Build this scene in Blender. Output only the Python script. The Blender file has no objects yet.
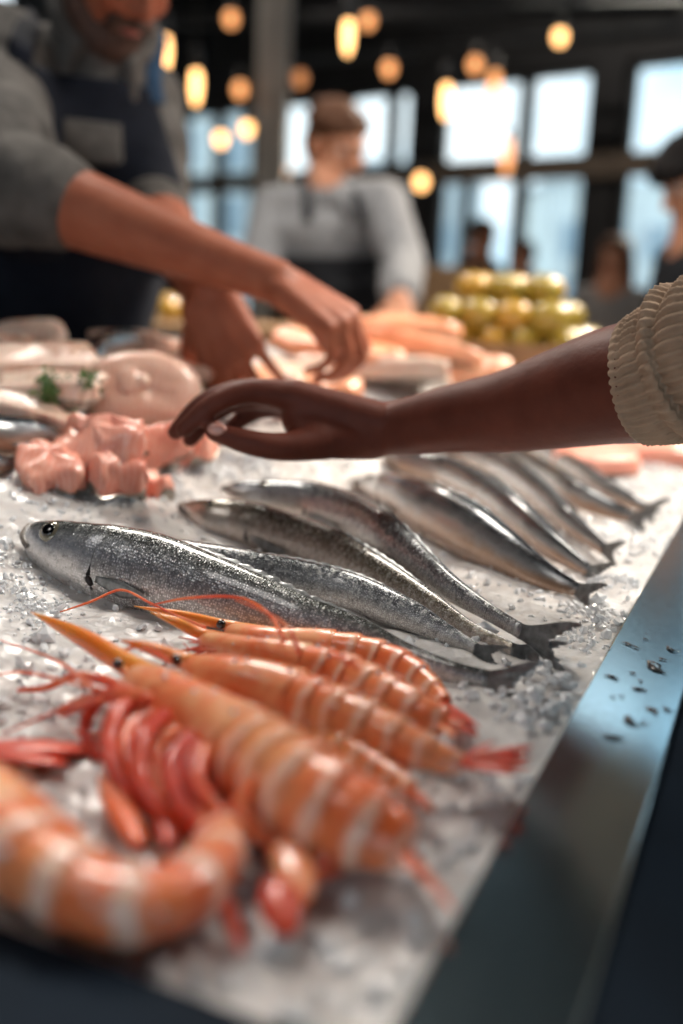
import bpy, math, random
from mathutils import Vector, Matrix, noise
random.seed(7)
PI = math.pi
V = Vector
scene = bpy.context.scene
COL = scene.collection
W, H, F = 683, 1024, 1000.0
ICE = 0.90
# ------------------------------------------------------------------ camera
CAM = V((0, 0, ICE + 0.23))
TH, RO = math.atan(0.222), math.radians(2.5)
_f = V((0, math.cos(TH), -math.sin(TH))); _u = V((0, math.sin(TH), math.cos(TH))); _r = V((1, 0, 0))
CR = _r * math.cos(RO) + _u * math.sin(RO)
CU = _u * math.cos(RO) - _r * math.sin(RO)
CF = _f
cam_data = bpy.data.cameras.new('camera')
cam = bpy.data.objects.new('camera', cam_data); COL.objects.link(cam)
M3 = Matrix((CR, CU, -CF)).transposed()
cam.matrix_world = Matrix.Translation(CAM) @ M3.to_4x4()
cam_data.sensor_fit = 'HORIZONTAL'; cam_data.sensor_width = 24.0
cam_data.lens = 24.0 * F / W
cam_data.clip_start = 0.01; cam_data.clip_end = 300
cam_data.dof.use_dof = True; cam_data.dof.focus_distance = 0.71
cam_data.dof.aperture_fstop = (cam_data.lens / 1000) / 0.017
scene.camera = cam

def ray(px, py): return CR * ((px - W / 2) / F) + CU * ((H / 2 - py) / F) + CF
def P(px, py, z):
    d = ray(px, py); return CAM + d * ((z - CAM.z) / d.z)
def D(px, py, dep): return CAM + ray(px, py) * dep
def depth(p): return (p - CAM).dot(CF)
def ss(a, b, x):
    t = min(1, max(0, (x - a) / (b - a))); return t * t * (3 - 2 * t)
# ------------------------------------------------------------------ counter frame
_a = P(430, 970, ICE); _b = P(683, 520, ICE)
VV = (_b - _a); VV.z = 0; VV.normalize()
UU = V((-VV.y, VV.x, 0))
_c = P(125, 972, ICE)
ORG = _a + VV * ((_c - _a).dot(VV)); ORG.z = 0
CW, CL = 0.84, 2.55
def UVW(u, v, z): return ORG + UU * u + VV * v + V((0, 0, z))
def uv_of(p):
    q = V((p.x, p.y, 0)) - ORG; return q.dot(UU), q.dot(VV)
def icez(x, y):
    u, v = uv_of(V((x, y, 0)))
    e = u + 0.30 * ss(0.75, 1.5, v) * ss(0.03, 0.45, u)
    return ICE - 0.004 + 0.125 * ss(0.30, 0.78, e)
def I(px, py, dz=0.0):
    d = ray(px, py)
    t = 0.2; prev = t
    while t < 6:
        p = CAM + d * t
        if p.z < icez(p.x, p.y) + dz: break
        prev = t; t += 0.01
    lo, hi = prev, t
    for _ in range(20):
        m = (lo + hi) / 2; p = CAM + d * m
        if p.z < icez(p.x, p.y) + dz: hi = m
        else: lo = m
    return CAM + d * lo
# ------------------------------------------------------------------ mesh builder
class MB:
    def __init__(s): s.v = []; s.f = []; s.uv = []
    def add(s, vs, fs, uvs=None):
        o = len(s.v); s.v += [tuple(x) for x in vs]
        for i, f in enumerate(fs):
            s.f.append(tuple(o + k for k in f))
            s.uv.append(uvs[i] if uvs else [(0, 0)] * len(f))
    def build(s, name, mat=None, parent=None, smooth=True, loc=None):
        me = bpy.data.meshes.new(name)
        o0 = V(loc) if loc is not None else V((0, 0, 0))
        me.from_pydata([V(x) - o0 for x in s.v], [], s.f)
        ul = me.uv_layers.new(name='UVMap')
        flat = []
        for u in s.uv:
            for q in u: flat += [q[0], q[1]]
        ul.data.foreach_set('uv', flat)
        if smooth: me.polygons.foreach_set('use_smooth', [True] * len(me.polygons))
        if mat: me.materials.append(mat)
        me.update()
        ob = bpy.data.objects.new(name, me); COL.objects.link(ob)
        ob.location = o0
        if parent: attach(ob, parent)
        return ob
def attach(ob, parent):
    ob.parent = parent
    def world(p):
        m = Matrix.LocRotScale(p.location, p.rotation_euler, p.scale)
        return world(p.parent) @ p.matrix_parent_inverse @ m if p.parent else m
    ob.matrix_parent_inverse = world(parent).inverted()
def tag(o, label=None, cat=None, group=None, kind=None):
    if label: o['label'] = label
    if cat: o['category'] = cat
    if group: o['group'] = group
    if kind: o['kind'] = kind
    return o
def empty(name, loc, label=None, cat=None, group=None):
    o = bpy.data.objects.new(name, None); COL.objects.link(o)
    o.location = loc; o.empty_display_size = 0.05
    return tag(o, label, cat, group)
def catmull(pts, n):
    pts = [tuple(p) for p in pts]; k = len(pts)
    # chord-length param using the first two/three comps
    ds = [0]
    for a, b in zip(pts, pts[1:]): ds.append(ds[-1] + max(1e-6, math.sqrt(sum((x - y) ** 2 for x, y in zip(a[:3], b[:3])))))
    out = []
    for i in range(n):
        t = ds[-1] * i / (n - 1)
        j = 0
        while j < k - 2 and t > ds[j + 1]: j += 1
        h = ds[j + 1] - ds[j]; x = (t - ds[j]) / h
        res = []
        for c in range(len(pts[0])):
            p1, p2 = pts[j][c], pts[j + 1][c]
            m1 = (pts[j + 1][c] - pts[j - 1][c]) / (ds[j + 1] - ds[j - 1]) * h if j > 0 else (p2 - p1)
            m2 = (pts[j + 2][c] - pts[j][c]) / (ds[j + 2] - ds[j]) * h if j < k - 2 else (p2 - p1)
            x2, x3 = x * x, x * x * x
            res.append((2 * x3 - 3 * x2 + 1) * p1 + (x3 - 2 * x2 + x) * m1 + (-2 * x3 + 3 * x2) * p2 + (x3 - x2) * m2)
        out.append(tuple(res))
    return out
def frames(cs, dors):
    """tangent, dorsal, side per point; dors: list of vectors"""
    out = []
    for i, c in enumerate(cs):
        T = (cs[min(i + 1, len(cs) - 1)] - cs[max(i - 1, 0)]).normalized()
        N = dors[i] - T * dors[i].dot(T)
        if N.length < 1e-5: N = T.orthogonal()
        N.normalize(); B = T.cross(N)
        out.append((T, N, B))
    return out
def sweep(mb, cs, ra, rb, fr, nr=16, mult=None, caps=True, u0=0.0, u1=1.0):
    n = len(cs); vs = []; fs = []; uvs = []
    for i in range(n):
        T, N, B = fr[i]; s = i / (n - 1)
        for k in range(nr):
            a = 2 * PI * k / nr
            m = mult(s, a) if mult else 1.0
            vs.append(cs[i] + N * (ra[i] * math.cos(a) * m) + B * (rb[i] * math.sin(a) * m))
    for i in range(n - 1):
        for k in range(nr):
            k2 = (k + 1) % nr
            fs.append((i * nr + k, (i + 1) * nr + k, (i + 1) * nr + k2, i * nr + k2))
            a, b = u0 + (u1 - u0) * i / (n - 1), u0 + (u1 - u0) * (i + 1) / (n - 1)
            uvs.append([(a, k / nr), (b, k / nr), (b, (k + 1) / nr), (a, (k + 1) / nr)])
    if caps:
        for i, rev in ((0, False), (n - 1, True)):
            idx = [i * nr + k for k in range(nr)]
            if rev: idx.reverse()
            fs.append(tuple(idx)); uvs.append([(u0 if not rev else u1, (j if not rev else nr - 1 - j) / nr) for j in range(nr)])
    mb.add(vs, fs, uvs)
def tube(mb, pts, rad, nr=8, n=None, up=V((0, 0, 1)), flat=1.0):
    """round tapered tube through pts; rad: list or number"""
    pts = [V(p) for p in pts]
    if not isinstance(rad, (list, tuple)): rad = [rad] * len(pts)
    if n:
        q = catmull([(*p, r) for p, r in zip(pts, rad)], n)
        pts = [V(x[:3]) for x in q]; rad = [max(1e-5, x[3]) for x in q]
    fr = frames(pts, [up] * len(pts))
    sweep(mb, pts, [r * flat for r in rad], rad, fr, nr)
def ell(mb, c, r, R=None, nu=16, nv=10):
    c = V(c); R = R or Matrix.Identity(3); vs = []; fs = []; uvs = []
    for j in range(nv + 1):
        th = PI * j / nv
        for i in range(nu):
            a = 2 * PI * i / nu
            vs.append(c + R @ V((r[0] * math.sin(th) * math.cos(a), r[1] * math.sin(th) * math.sin(a), r[2] * math.cos(th))))
    for j in range(nv):
        for i in range(nu):
            i2 = (i + 1) % nu
            fs.append((j * nu + i, (j + 1) * nu + i, (j + 1) * nu + i2, j * nu + i2))
            uvs.append([(i / nu, j / nv), (i / nu, (j + 1) / nv), ((i + 1) / nu, (j + 1) / nv), ((i + 1) / nu, j / nv)])
    mb.add(vs, fs, uvs)
def cap(mb, p0, p1, r0, r1, n=6, nr=14):
    """capsule with tapering radius"""
    p0, p1 = V(p0), V(p1); d = p1 - p0; L = d.length
    T = d.normalized() if L > 1e-6 else V((0, 0, 1))
    cs, rs = [], []
    for i in range(n):
        a = PI / 2 * i / n; cs.append(p0 - T * (r0 * math.cos(a))); rs.append(max(1e-4, r0 * math.sin(a)))
    for i in range(n + 1):
        t = i / n; cs.append(p0 + d * t); rs.append(r0 + (r1 - r0) * t)
    for i in range(1, n + 1):
        a = PI / 2 * i / n; cs.append(p1 + T * (r1 * math.sin(a))); rs.append(max(1e-4, r1 * math.cos(a)))
    N = T.orthogonal().normalized(); B = T.cross(N)
    sweep(mb, cs, rs, rs, [(T, N, B)] * len(cs), nr)
def chain(mb, pts, rs):
    for i in range(len(pts) - 1): cap(mb, pts[i], pts[i + 1], rs[i], rs[i + 1])
def box(mb, lo, hi, frame=None):
    vs = []
    for z in (lo[2], hi[2]):
        for x, y in ((lo[0], lo[1]), (hi[0], lo[1]), (hi[0], hi[1]), (lo[0], hi[1])):
            p = V((x, y, z)); vs.append(frame(p) if frame else p)
    fs = [(0, 3, 2, 1), (4, 5, 6, 7), (0, 1, 5, 4), (1, 2, 6, 5), (2, 3, 7, 6), (3, 0, 4, 7)]
    mb.add(vs, fs)
def bevel(o, w=0.004, seg=2):
    m = o.modifiers.new('bevel', 'BEVEL'); m.width = w; m.segments = seg; m.limit_method = 'ANGLE'
    return o
def remesh(mb, name, vox, mat, parent=None, smooth=4, sf=0.5):
    t = mb.build('tmp')
    m = t.modifiers.new('r', 'REMESH'); m.mode = 'VOXEL'; m.voxel_size = vox
    if smooth:
        s = t.modifiers.new('s', 'SMOOTH'); s.iterations = smooth; s.factor = sf
    dg = bpy.context.evaluated_depsgraph_get(); dg.update()
    me = bpy.data.meshes.new_from_object(t.evaluated_get(dg))
    old = t.data; bpy.data.objects.remove(t); bpy.data.meshes.remove(old)
    me.name = name; me.materials.clear(); me.materials.append(mat)
    me.polygons.foreach_set('use_smooth', [True] * len(me.polygons))
    o = bpy.data.objects.new(name, me); COL.objects.link(o)
    if parent: attach(o, parent)
    return o
# ------------------------------------------------------------------ materials
class NT:
    def __init__(s, name):
        s.m = bpy.data.materials.new(name); s.m.use_nodes = True
        s.t = s.m.node_tree; s.n = s.t.nodes; s.l = s.t.links
        s.b = s.n['Principled BSDF']; s.out = s.n['Material Output']
    def node(s, typ, **kw):
        x = s.n.new(typ)
        for k, v in kw.items(): setattr(x, k, v)
        return x
    def link(s, a, b): s.l.new(a, b)
    def coords(s, kind='Object', scale=(1, 1, 1)):
        c = s.node('ShaderNodeTexCoord'); m = s.node('ShaderNodeMapping')
        m.inputs['Scale'].default_value = scale
        s.link(c.outputs[kind], m.inputs['Vector']); return m.outputs['Vector']
    def noise(s, vec, scale, detail=4, rough=0.55):
        x = s.node('ShaderNodeTexNoise'); x.inputs['Scale'].default_value = scale
        x.inputs['Detail'].default_value = detail; x.inputs['Roughness'].default_value = rough
        s.link(vec, x.inputs['Vector']); return x.outputs['Fac']
    def ramp(s, fac, stops, interp='LINEAR'):
        x = s.node('ShaderNodeValToRGB'); r = x.color_ramp; r.interpolation = interp
        while len(r.elements) < len(stops): r.elements.new(0.5)
        for e, (p, c) in zip(r.elements, stops):
            e.position = p; e.color = (*c, 1) if len(c) == 3 else c
        s.link(fac, x.inputs['Fac']); return x.outputs['Color']
    def mix(s, fac, a, b, mode='MIX'):
        x = s.node('ShaderNodeMix', data_type='RGBA', blend_type=mode)
        for sock, v in ((x.inputs[0], fac), (x.inputs[6], a), (x.inputs[7], b)):
            if isinstance(v, (int, float)): sock.default_value = v
            elif isinstance(v, tuple): sock.default_value = (*v, 1) if len(v) == 3 else v
            else: s.link(v, sock)
        return x.outputs[2]
    def math(s, op, a, b=None):
        x = s.node('ShaderNodeMath', operation=op)
        for sock, v in ((x.inputs[0], a), (x.inputs[1], b)):
            if v is None: continue
            if isinstance(v, (int, float)): sock.default_value = v
            else: s.link(v, sock)
        return x.outputs[0]
    def bump(s, h, strength=0.3, dist=0.002, normal=None):
        x = s.node('ShaderNodeBump'); x.inputs['Strength'].default_value = strength; x.inputs['Distance'].default_value = dist
        s.link(h, x.inputs['Height'])
        if normal: s.link(normal, x.inputs['Normal'])
        s.link(x.outputs['Normal'], s.b.inputs['Normal']); return x.outputs['Normal']
    def set(s, **kw):
        for k, v in kw.items():
            i = s.b.inputs[k.replace('_', ' ')]
            if isinstance(v, (int, float)): i.default_value = v
            elif isinstance(v, tuple): i.default_value = (*v, 1) if (len(v) == 3 and i.type == 'RGBA') else v
            else: s.link(v, i)
        return s.m
def plain(name, c, rough=0.5, metal=0.0, var=0.15, scale=20, bump=0.0, bd=0.002, bscale=None, **kw):
    t = NT(name); vec = t.coords('Object')
    n = t.noise(vec, scale)
    lo = tuple(max(0, x * (1 - var)) for x in c); hi = tuple(min(1, x * (1 + var)) for x in c)
    col = t.ramp(n, [(0.3, lo), (0.7, hi)])
    t.set(Base_Color=col, Roughness=rough, Metallic=metal, **kw)
    if bump: t.bump(t.noise(vec, bscale or scale * 3, 5), bump, bd)
    return t.m
def fish_mat(name, back, mid, flank, belly, metal=0.5, nu=200, nv=84, speck=0.5, rough=.24, mott=.45):
    t = NT(name)
    uv = t.coords('UV'); sp = t.node('ShaderNodeSeparateXYZ'); t.link(uv, sp.inputs[0])
    d = t.math('COSINE', t.math('MULTIPLY', sp.outputs['Y'], 2 * PI))
    vec = t.coords('Object')
    n1 = t.noise(vec, 45, 5)
    f = t.math('ADD', t.math('MULTIPLY', d, 0.5), 0.5)
    f = t.math('ADD', f, t.math('MULTIPLY', t.math('SUBTRACT', n1, 0.5), 0.28))
    col = t.ramp(f, [(0.02, belly), (0.33, belly), (0.56, flank), (0.80, mid), (0.96, back)])
    m = t.node('ShaderNodeMapping'); m.inputs['Scale'].default_value = (nu, nv, 1); t.link(uv, m.inputs['Vector'])
    vo = t.node('ShaderNodeTexVoronoi'); vo.inputs['Scale'].default_value = 1.0; vo.inputs['Randomness'].default_value = 0.55
    t.link(m.outputs['Vector'], vo.inputs['Vector'])
    rnd = t.node('ShaderNodeSeparateColor'); t.link(vo.outputs['Color'], rnd.inputs[0])
    body = t.math('MULTIPLY', t.ramp(sp.outputs['X'], [(0.17, (.25,) * 3), (0.26, (1,) * 3)]), speck)
    edge = t.math('GREATER_THAN', vo.outputs['Distance'], 0.42)
    col = t.mix(t.math('MULTIPLY', edge, t.math('MULTIPLY', body, 0.7)), col, tuple(x * 0.35 for x in back))
    glint = t.math('MULTIPLY', t.math('GREATER_THAN', rnd.outputs[0], 0.5), t.math('LESS_THAN', vo.outputs['Distance'], 0.30))
    col = t.mix(t.math('MULTIPLY', glint, t.math('MULTIPLY', body, 1.3)), col, (0.80, 0.82, 0.84))  # bright scale glints painted into the base colour
    n3 = t.noise(vec, 230, 4, .7)
    col = t.mix(t.math('MULTIPLY', t.ramp(n3, [(.52, (0,) * 3), (.68, (1,) * 3)]), mott), col, (0.72, 0.72, 0.70))
    col = t.mix(t.math('MULTIPLY', t.ramp(n3, [(.32, (1,) * 3), (.46, (0,) * 3)]), mott), col, tuple(x * .5 for x in back))
    t.set(Base_Color=col, Metallic=metal, Roughness=rough, Coat_Weight=0.8, Coat_Roughness=0.07)
    hgt = t.math('ADD', t.math('MULTIPLY', t.math('SUBTRACT', 1.0, vo.outputs['Distance']), 0.7), t.math('MULTIPLY', rnd.outputs[1], 0.6))
    b1 = t.bump(t.math('MULTIPLY', hgt, body), 0.55, 0.0012)
    t.bump(t.math('ADD', n1, t.math('MULTIPLY', n3, .3)), 0.3, 0.004, b1)
    return t.m
M = {}
M['bass'] = fish_mat('bass_skin', (0.045, 0.05, 0.044), (0.17, 0.18, 0.185), (0.46, 0.48, 0.54), (0.80, 0.76, 0.74), speck=.7)
M['silver'] = fish_mat('silver_skin', (0.03, 0.036, 0.042), (0.13, 0.14, 0.155), (0.42, 0.43, 0.46), (0.74, 0.68, 0.64), speck=0.6, mott=.6)
M['brown'] = fish_mat('brown_skin', (0.055, 0.043, 0.028), (0.20, 0.165, 0.12), (0.46, 0.39, 0.33), (0.74, 0.62, 0.55), speck=0.5, mott=.6)
M['mackerel'] = fish_mat('mackerel_skin', (0.008, 0.012, 0.017), (0.045, 0.055, 0.065), (0.33, 0.33, 0.34), (0.34, 0.21, 0.14), metal=0.5, speck=0.12, rough=.17, mott=.12)
M['fin'] = plain('fin_dark', (0.19, 0.20, 0.205), 0.28, 0.4, 0.5, 150, 0.4, 0.001, Coat_Weight=0.6)
M['fish_eye'] = plain('fish_eye_iris', (0.22, 0.2, 0.15), 0.1, 0.4, 0.3, 200, Coat_Weight=1.0)
M['pupil'] = plain('black_gloss', (0.004, 0.004, 0.005), 0.06, 0, 0.1, 100, Coat_Weight=1.0)
M['lip'] = plain('fish_lip', (0.20, 0.165, 0.14), 0.45, 0.0, 0.4, 150, Coat_Weight=0.2)
M['gill'] = plain('gill_dark', (0.015, 0.01, 0.01), 0.4, 0, 0.3, 100)

def prawn_mat(name, c1, c2, band, bpos=0.70, use_uv=True, ns=18, full=False, coat=.5):
    t = NT(name); vec = t.coords('Object'); uv = t.coords('UV')
    sp = t.node('ShaderNodeSeparateXYZ'); t.link(uv, sp.inputs[0])
    n1 = t.noise(vec, 60, 5); n2 = t.noise(vec, ns, 5)
    col = t.ramp(n2, [(0.35, c1), (0.66, c2)])
    d = t.math('COSINE', t.math('MULTIPLY', sp.outputs['Y'], 2 * PI))
    if use_uv:
        # deeper red toward the flanks, paler hind edge
        f = t.math('ADD', sp.outputs['X'], t.math('MULTIPLY', t.math('SUBTRACT', n1, 0.5), 0.6))
        f = t.math('SUBTRACT', f, t.math('MULTIPLY', d, 0.05))
        bf = t.ramp(f, [(bpos - 0.08, (0, 0, 0)), (bpos + 0.06, (1, 1, 1)), (bpos + 0.15, (1, 1, 1)), (bpos + 0.26, (0.1, 0.1, 0.1))])
        col = t.mix(t.math('MULTIPLY', bf, .72) if full else t.math('MULTIPLY', bf, t.ramp(t.math('ADD', t.math('MULTIPLY', d, 0.5), 0.5), [(0.1, (.85,) * 3), (0.7, (.65,) * 3), (0.97, (.15,) * 3)])), col, band)
    sp2 = t.ramp(t.noise(vec, 420, 2), [(0.62, (0, 0, 0)), (0.7, (1, 1, 1))])
    col = t.mix(t.math('MULTIPLY', sp2, 0.18), col, band)
    t.set(Base_Color=col, Roughness=0.33, Subsurface_Weight=0.25, Subsurface_Radius=(0.012, 0.004, 0.002), Subsurface_Scale=0.6,
          Coat_Weight=coat, Coat_Roughness=0.12)
    t.bump(t.noise(vec, 160, 6, 0.65), 0.35, 0.0012)
    return t.m
M['shell'] = prawn_mat('prawn_shell', (0.86, 0.16, 0.04), (0.94, 0.37, 0.16), (0.97, 0.72, 0.58))
M['carapace'] = prawn_mat('prawn_carapace', (0.85, 0.17, 0.045), (0.95, 0.48, 0.25), (0.97, 0.74, 0.56), use_uv=False, ns=42)
M['rostrum'] = prawn_mat('prawn_rostrum', (0.82, 0.20, 0.02), (0.9, 0.34, 0.05), (0.9, 0.6, 0.3), use_uv=False)
M['red'] = prawn_mat('prawn_red', (0.50, 0.025, 0.010), (0.72, 0.08, 0.028), (0.85, 0.4, 0.3), use_uv=False, ns=60, coat=.2)
M['limb'] = prawn_mat('prawn_limb', (0.68, 0.07, 0.022), (0.84, 0.22, 0.08), (0.9, 0.6, 0.5), use_uv=False, ns=60, coat=.25)

def ice_mat():
    t = NT('crushed_ice'); vec = t.coords('Object')
    n = t.noise(vec, 30, 5)
    col = t.ramp(n, [(0.3, (0.46, 0.44, 0.435)), (0.65, (0.70, 0.685, 0.68))])
    t.set(Base_Color=col, Roughness=0.28, Subsurface_Weight=0.5, Subsurface_Radius=(0.02, 0.022, 0.025), Subsurface_Scale=0.5,
          Specular_IOR_Level=0.5, Coat_Weight=0.5, Coat_Roughness=0.15)
    vo = t.node('ShaderNodeTexVoronoi'); vo.inputs['Scale'].default_value = 230; t.link(vec, vo.inputs['Vector'])
    b1 = t.bump(vo.outputs['Distance'], 0.3, 0.002)
    t.bump(t.noise(vec, 520, 4, 0.7), 0.35, 0.001, b1)
    return t.m
M['ice'] = ice_mat()
t = NT('ice_crystal'); t.set(Base_Color=(0.95, 0.97, 1.0), Roughness=0.12, IOR=1.31, Transmission_Weight=0.25, Coat_Weight=.5)
vec = t.coords('Object'); t.bump(t.noise(vec, 400, 3), 0.4, 0.001); M['crystal'] = t.m

def meat_mat(name, c1, c2, fat, wscale=60, wet=0.8):
    t = NT(name); vec = t.coords('Object')
    w = t.node('ShaderNodeTexWave'); w.inputs['Scale'].default_value = wscale; w.inputs['Distortion'].default_value = 6
    w.inputs['Detail'].default_value = 3; w.inputs['Detail Scale'].default_value = 1.2; t.link(vec, w.inputs['Vector'])
    col = t.ramp(t.noise(vec, 25, 4), [(0.32, c1), (0.68, c2)])
    col = t.mix(t.math('MULTIPLY', t.ramp(w.outputs['Fac'], [(0.6, (0, 0, 0)), (0.95, (1, 1, 1))]), 0.3), col, fat)
    t.set(Base_Color=col, Roughness=0.35, Subsurface_Weight=0.3, Subsurface_Radius=(0.015, 0.006, 0.004), Subsurface_Scale=0.6, Coat_Weight=wet * .4, Coat_Roughness=0.2)
    t.bump(t.noise(vec, 90, 5), 0.4, 0.003)
    return t.m
M['salmon'] = meat_mat('salmon_flesh', (0.74, 0.24, 0.17), (0.82, 0.38, 0.28), (0.88, 0.58, 0.47))
M['orange_salmon'] = meat_mat('orange_salmon_flesh', (0.82, 0.30, 0.14), (0.88, 0.45, 0.27), (0.9, 0.66, 0.5))
M['pale'] = meat_mat('pale_flesh', (0.58, 0.33, 0.24), (0.72, 0.50, 0.39), (0.86, 0.72, 0.6), 40)
M['steak'] = meat_mat('steak_flesh', (0.62, 0.34, 0.25), (0.75, 0.48, 0.38), (0.86, 0.7, 0.6), 50)
M['white_flesh'] = meat_mat('white_flesh', (0.66, 0.44, 0.34), (0.82, 0.64, 0.53), (0.92, 0.84, 0.78), 40)
M['skin_edge'] = plain('fish_skin_edge', (0.30, 0.26, 0.22), 0.3, 0.3, 0.4, 80, Coat_Weight=0.5)

def skin_mat(name, c1, c2):
    t = NT(name); vec = t.coords('Object')
    col = t.ramp(t.noise(vec, 30, 5), [(0.3, c1), (0.7, c2)])
    t.set(Base_Color=col, Roughness=0.55, Specular_IOR_Level=0.25, Subsurface_Weight=0.12, Subsurface_Radius=(0.012, 0.004, 0.002), Subsurface_Scale=0.5)
    b = t.bump(t.noise(vec, 260, 4, 0.6), 0.25, 0.001)
    t.bump(t.noise(vec, 60, 3), 0.2, 0.003, b)
    return t.m
M['skin_brown'] = skin_mat('skin_brown', (0.095, 0.021, 0.011), (0.14, 0.034, 0.019))
M['skin_tan'] = skin_mat('skin_tan', (0.29, 0.080, 0.040), (0.37, 0.12, 0.066))
M['skin_fair'] = skin_mat('skin_fair', (0.50, 0.22, 0.13), (0.60, 0.29, 0.18))
M['nail'] = plain('nail', (0.55, 0.27, 0.22), 0.2, 0, 0.1, 60, Coat_Weight=0.5)
M['hair_black'] = plain('hair_black', (0.012, 0.010, 0.010), 0.6, 0, 0.5, 60, 0.6, 0.004, 120, Specular_IOR_Level=0.15)
M['hair_brown'] = plain('hair_brown', (0.10, 0.045, 0.025), 0.6, 0, 0.5, 60, 0.6, 0.004, 120, Specular_IOR_Level=0.15)
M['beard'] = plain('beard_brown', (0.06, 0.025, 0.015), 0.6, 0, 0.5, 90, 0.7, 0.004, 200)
M['lips'] = plain('lips', (0.35, 0.10, 0.08), 0.4, 0, 0.2, 60)
M['eye_white'] = plain('eye_white', (0.45, 0.40, 0.37), 0.4, 0, 0.05, 60)

def cloth(name, c, var=0.2, scale=60, weave=900):
    t = NT(name); vec = t.coords('Object')
    col = t.ramp(t.noise(vec, scale, 5), [(0.3, tuple(x * (1 - var) for x in c)), (0.7, tuple(min(1, x * (1 + var)) for x in c))])
    t.set(Base_Color=col, Roughness=0.9, Specular_IOR_Level=0.2)
    b = t.bump(t.noise(vec, weave, 2), 0.3, 0.001); t.bump(t.noise(vec, 14, 3), 0.5, 0.02, b)
    return t.m
M['shirt_grey'] = cloth('shirt_grey', (0.088, 0.081, 0.076), .35, 25)
M['shirt_light'] = cloth('shirt_light', (0.27, 0.275, 0.29))
M['navy'] = cloth('apron_navy', (0.006, 0.008, 0.015))
M['strap_blue'] = cloth('strap_blue', (0.035, 0.075, 0.14))
M['denim'] = cloth('denim', (0.07, 0.13, 0.20))
M['black_cloth'] = cloth('black_cloth', (0.02, 0.021, 0.025))
M['coat_grey'] = cloth('coat_grey', (0.26, 0.25, 0.25))
M['knit'] = cloth('knit_beige', (0.36, 0.255, 0.18), 0.15, 40, 500)
M['leather'] = plain('shoe_leather', (0.03, 0.02, 0.015), 0.4)

def steel_mat():
    t = NT('rim_steel'); vec = t.coords('Object')
    n = t.noise(vec, 9, 5); fine = t.noise(t.coords('Object', (4, 4, 4)), 55, 6)
    col = t.ramp(n, [(0.3, (0.42, 0.58, 0.67)), (0.7, (0.52, 0.69, 0.77))])
    r = t.ramp(fine, [(0.3, (0.15,) * 3), (0.7, (0.19,) * 3)])
    t.set(Base_Color=col, Metallic=1.0, Roughness=r)
    t.bump(n, 0.03, 0.004)
    return t.m
M['steel'] = steel_mat()
M['panel'] = plain('panel_dark', (0.010, 0.016, 0.026), 0.4, 0.0, 0.3, 12, Specular_IOR_Level=0.3)
M['slope'] = plain('slope_navy', (0.008, 0.016, 0.028), 0.75, 0, 0.3, 10, Specular_IOR_Level=0.12)
M['wood'] = plain('wood', (0.30, 0.17, 0.08), 0.6, 0, 0.35, 25, 0.3, 0.003)
M['dark_metal'] = plain('dark_metal', (0.028, 0.028, 0.03), 0.5, 0.4, 0.3, 6)
M['beam'] = plain('beam_brown', (0.20, 0.15, 0.11), 0.6, 0.2, 0.3, 6)
M['wall'] = plain('wall_dark', (0.035, 0.032, 0.03), 0.8, 0, 0.3, 3, 0.2)
M['ceiling'] = plain('ceiling_dark', (0.02, 0.02, 0.021), 0.85, 0, 0.3, 3)
M['floor'] = plain('floor_concrete', (0.14, 0.13, 0.12), 0.5, 0, 0.3, 2, 0.2)
M['column'] = plain('column_grey', (0.55, 0.52, 0.47), 0.6, 0, 0.2, 6)
M['lemon'] = plain('lemon_skin', (0.50, 0.29, 0.035), 0.28, 0, 0.25, 20, 0.4, 0.001, 250, Coat_Weight=0.4)
M['lime'] = plain('lime_skin', (0.36, 0.26, 0.035), 0.3, 0, 0.3, 20, 0.4, 0.001, 250, Coat_Weight=0.4)
M['leaf'] = plain('parsley_leaf', (0.05, 0.14, 0.02), 0.5, 0, 0.6, 70)
M['stem'] = plain('parsley_stem', (0.12, 0.25, 0.05), 0.5, 0, 0.3, 70)
M['cream'] = plain('cream_plastic', (0.55, 0.56, 0.55), 0.4, 0, 0.1, 6)
M['green_tub'] = plain('green_tub', (0.16, 0.22, 0.16), 0.4, 0, 0.2, 6)
M['building'] = plain('facade_blue', (0.74, 0.81, 0.85), 0.8, 0, 0.25, 0.6)
M['facade2'] = plain('facade_pale', (0.6, 0.66, 0.70), 0.8, 0, 0.2, 0.6)
M['shade'] = plain('window_dark', (0.34, 0.44, 0.52), 0.3, 0, 0.2, 1)
M['street'] = plain('street', (0.35, 0.37, 0.38), 0.8, 0, 0.2, 1)
M['cable'] = plain('cable_black', (0.01, 0.01, 0.01), 0.6)
def glass_mat():
    t = NT('window_glass'); t.n.remove(t.b)
    tr = t.node('ShaderNodeBsdfTransparent'); tr.inputs[0].default_value = (0.93, 0.97, 0.98, 1)
    gl = t.node('ShaderNodeBsdfGlossy'); gl.inputs['Roughness'].default_value = 0.03
    fr = t.node('ShaderNodeLayerWeight'); fr.inputs['Blend'].default_value = .5
    fa_ = t.math('ADD', t.math('MULTIPLY', t.math('POWER', fr.outputs['Facing'], 4.0), .5), .03)
    mx = t.node('ShaderNodeMixShader'); t.link(fa_, mx.inputs[0]); t.link(tr.outputs[0], mx.inputs[1]); t.link(gl.outputs[0], mx.inputs[2])
    t.link(mx.outputs[0], t.out.inputs['Surface']); return t.m
M['glass'] = glass_mat()
def emit(name, c, s):
    t = NT(name); t.set(Base_Color=(0.8, 0.5, 0.25), Emission_Color=c, Emission_Strength=s, Roughness=0.3); return t.m
M['bulb'] = emit('bulb_warm', (1.0, 0.52, 0.19), 5.0)
M['bulb_dim'] = emit('bulb_amber', (1.0, 0.40, 0.14), 2.0)
M['bulb_faint'] = emit('bulb_faint', (1.0, 0.36, 0.12), 0.8)

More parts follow.
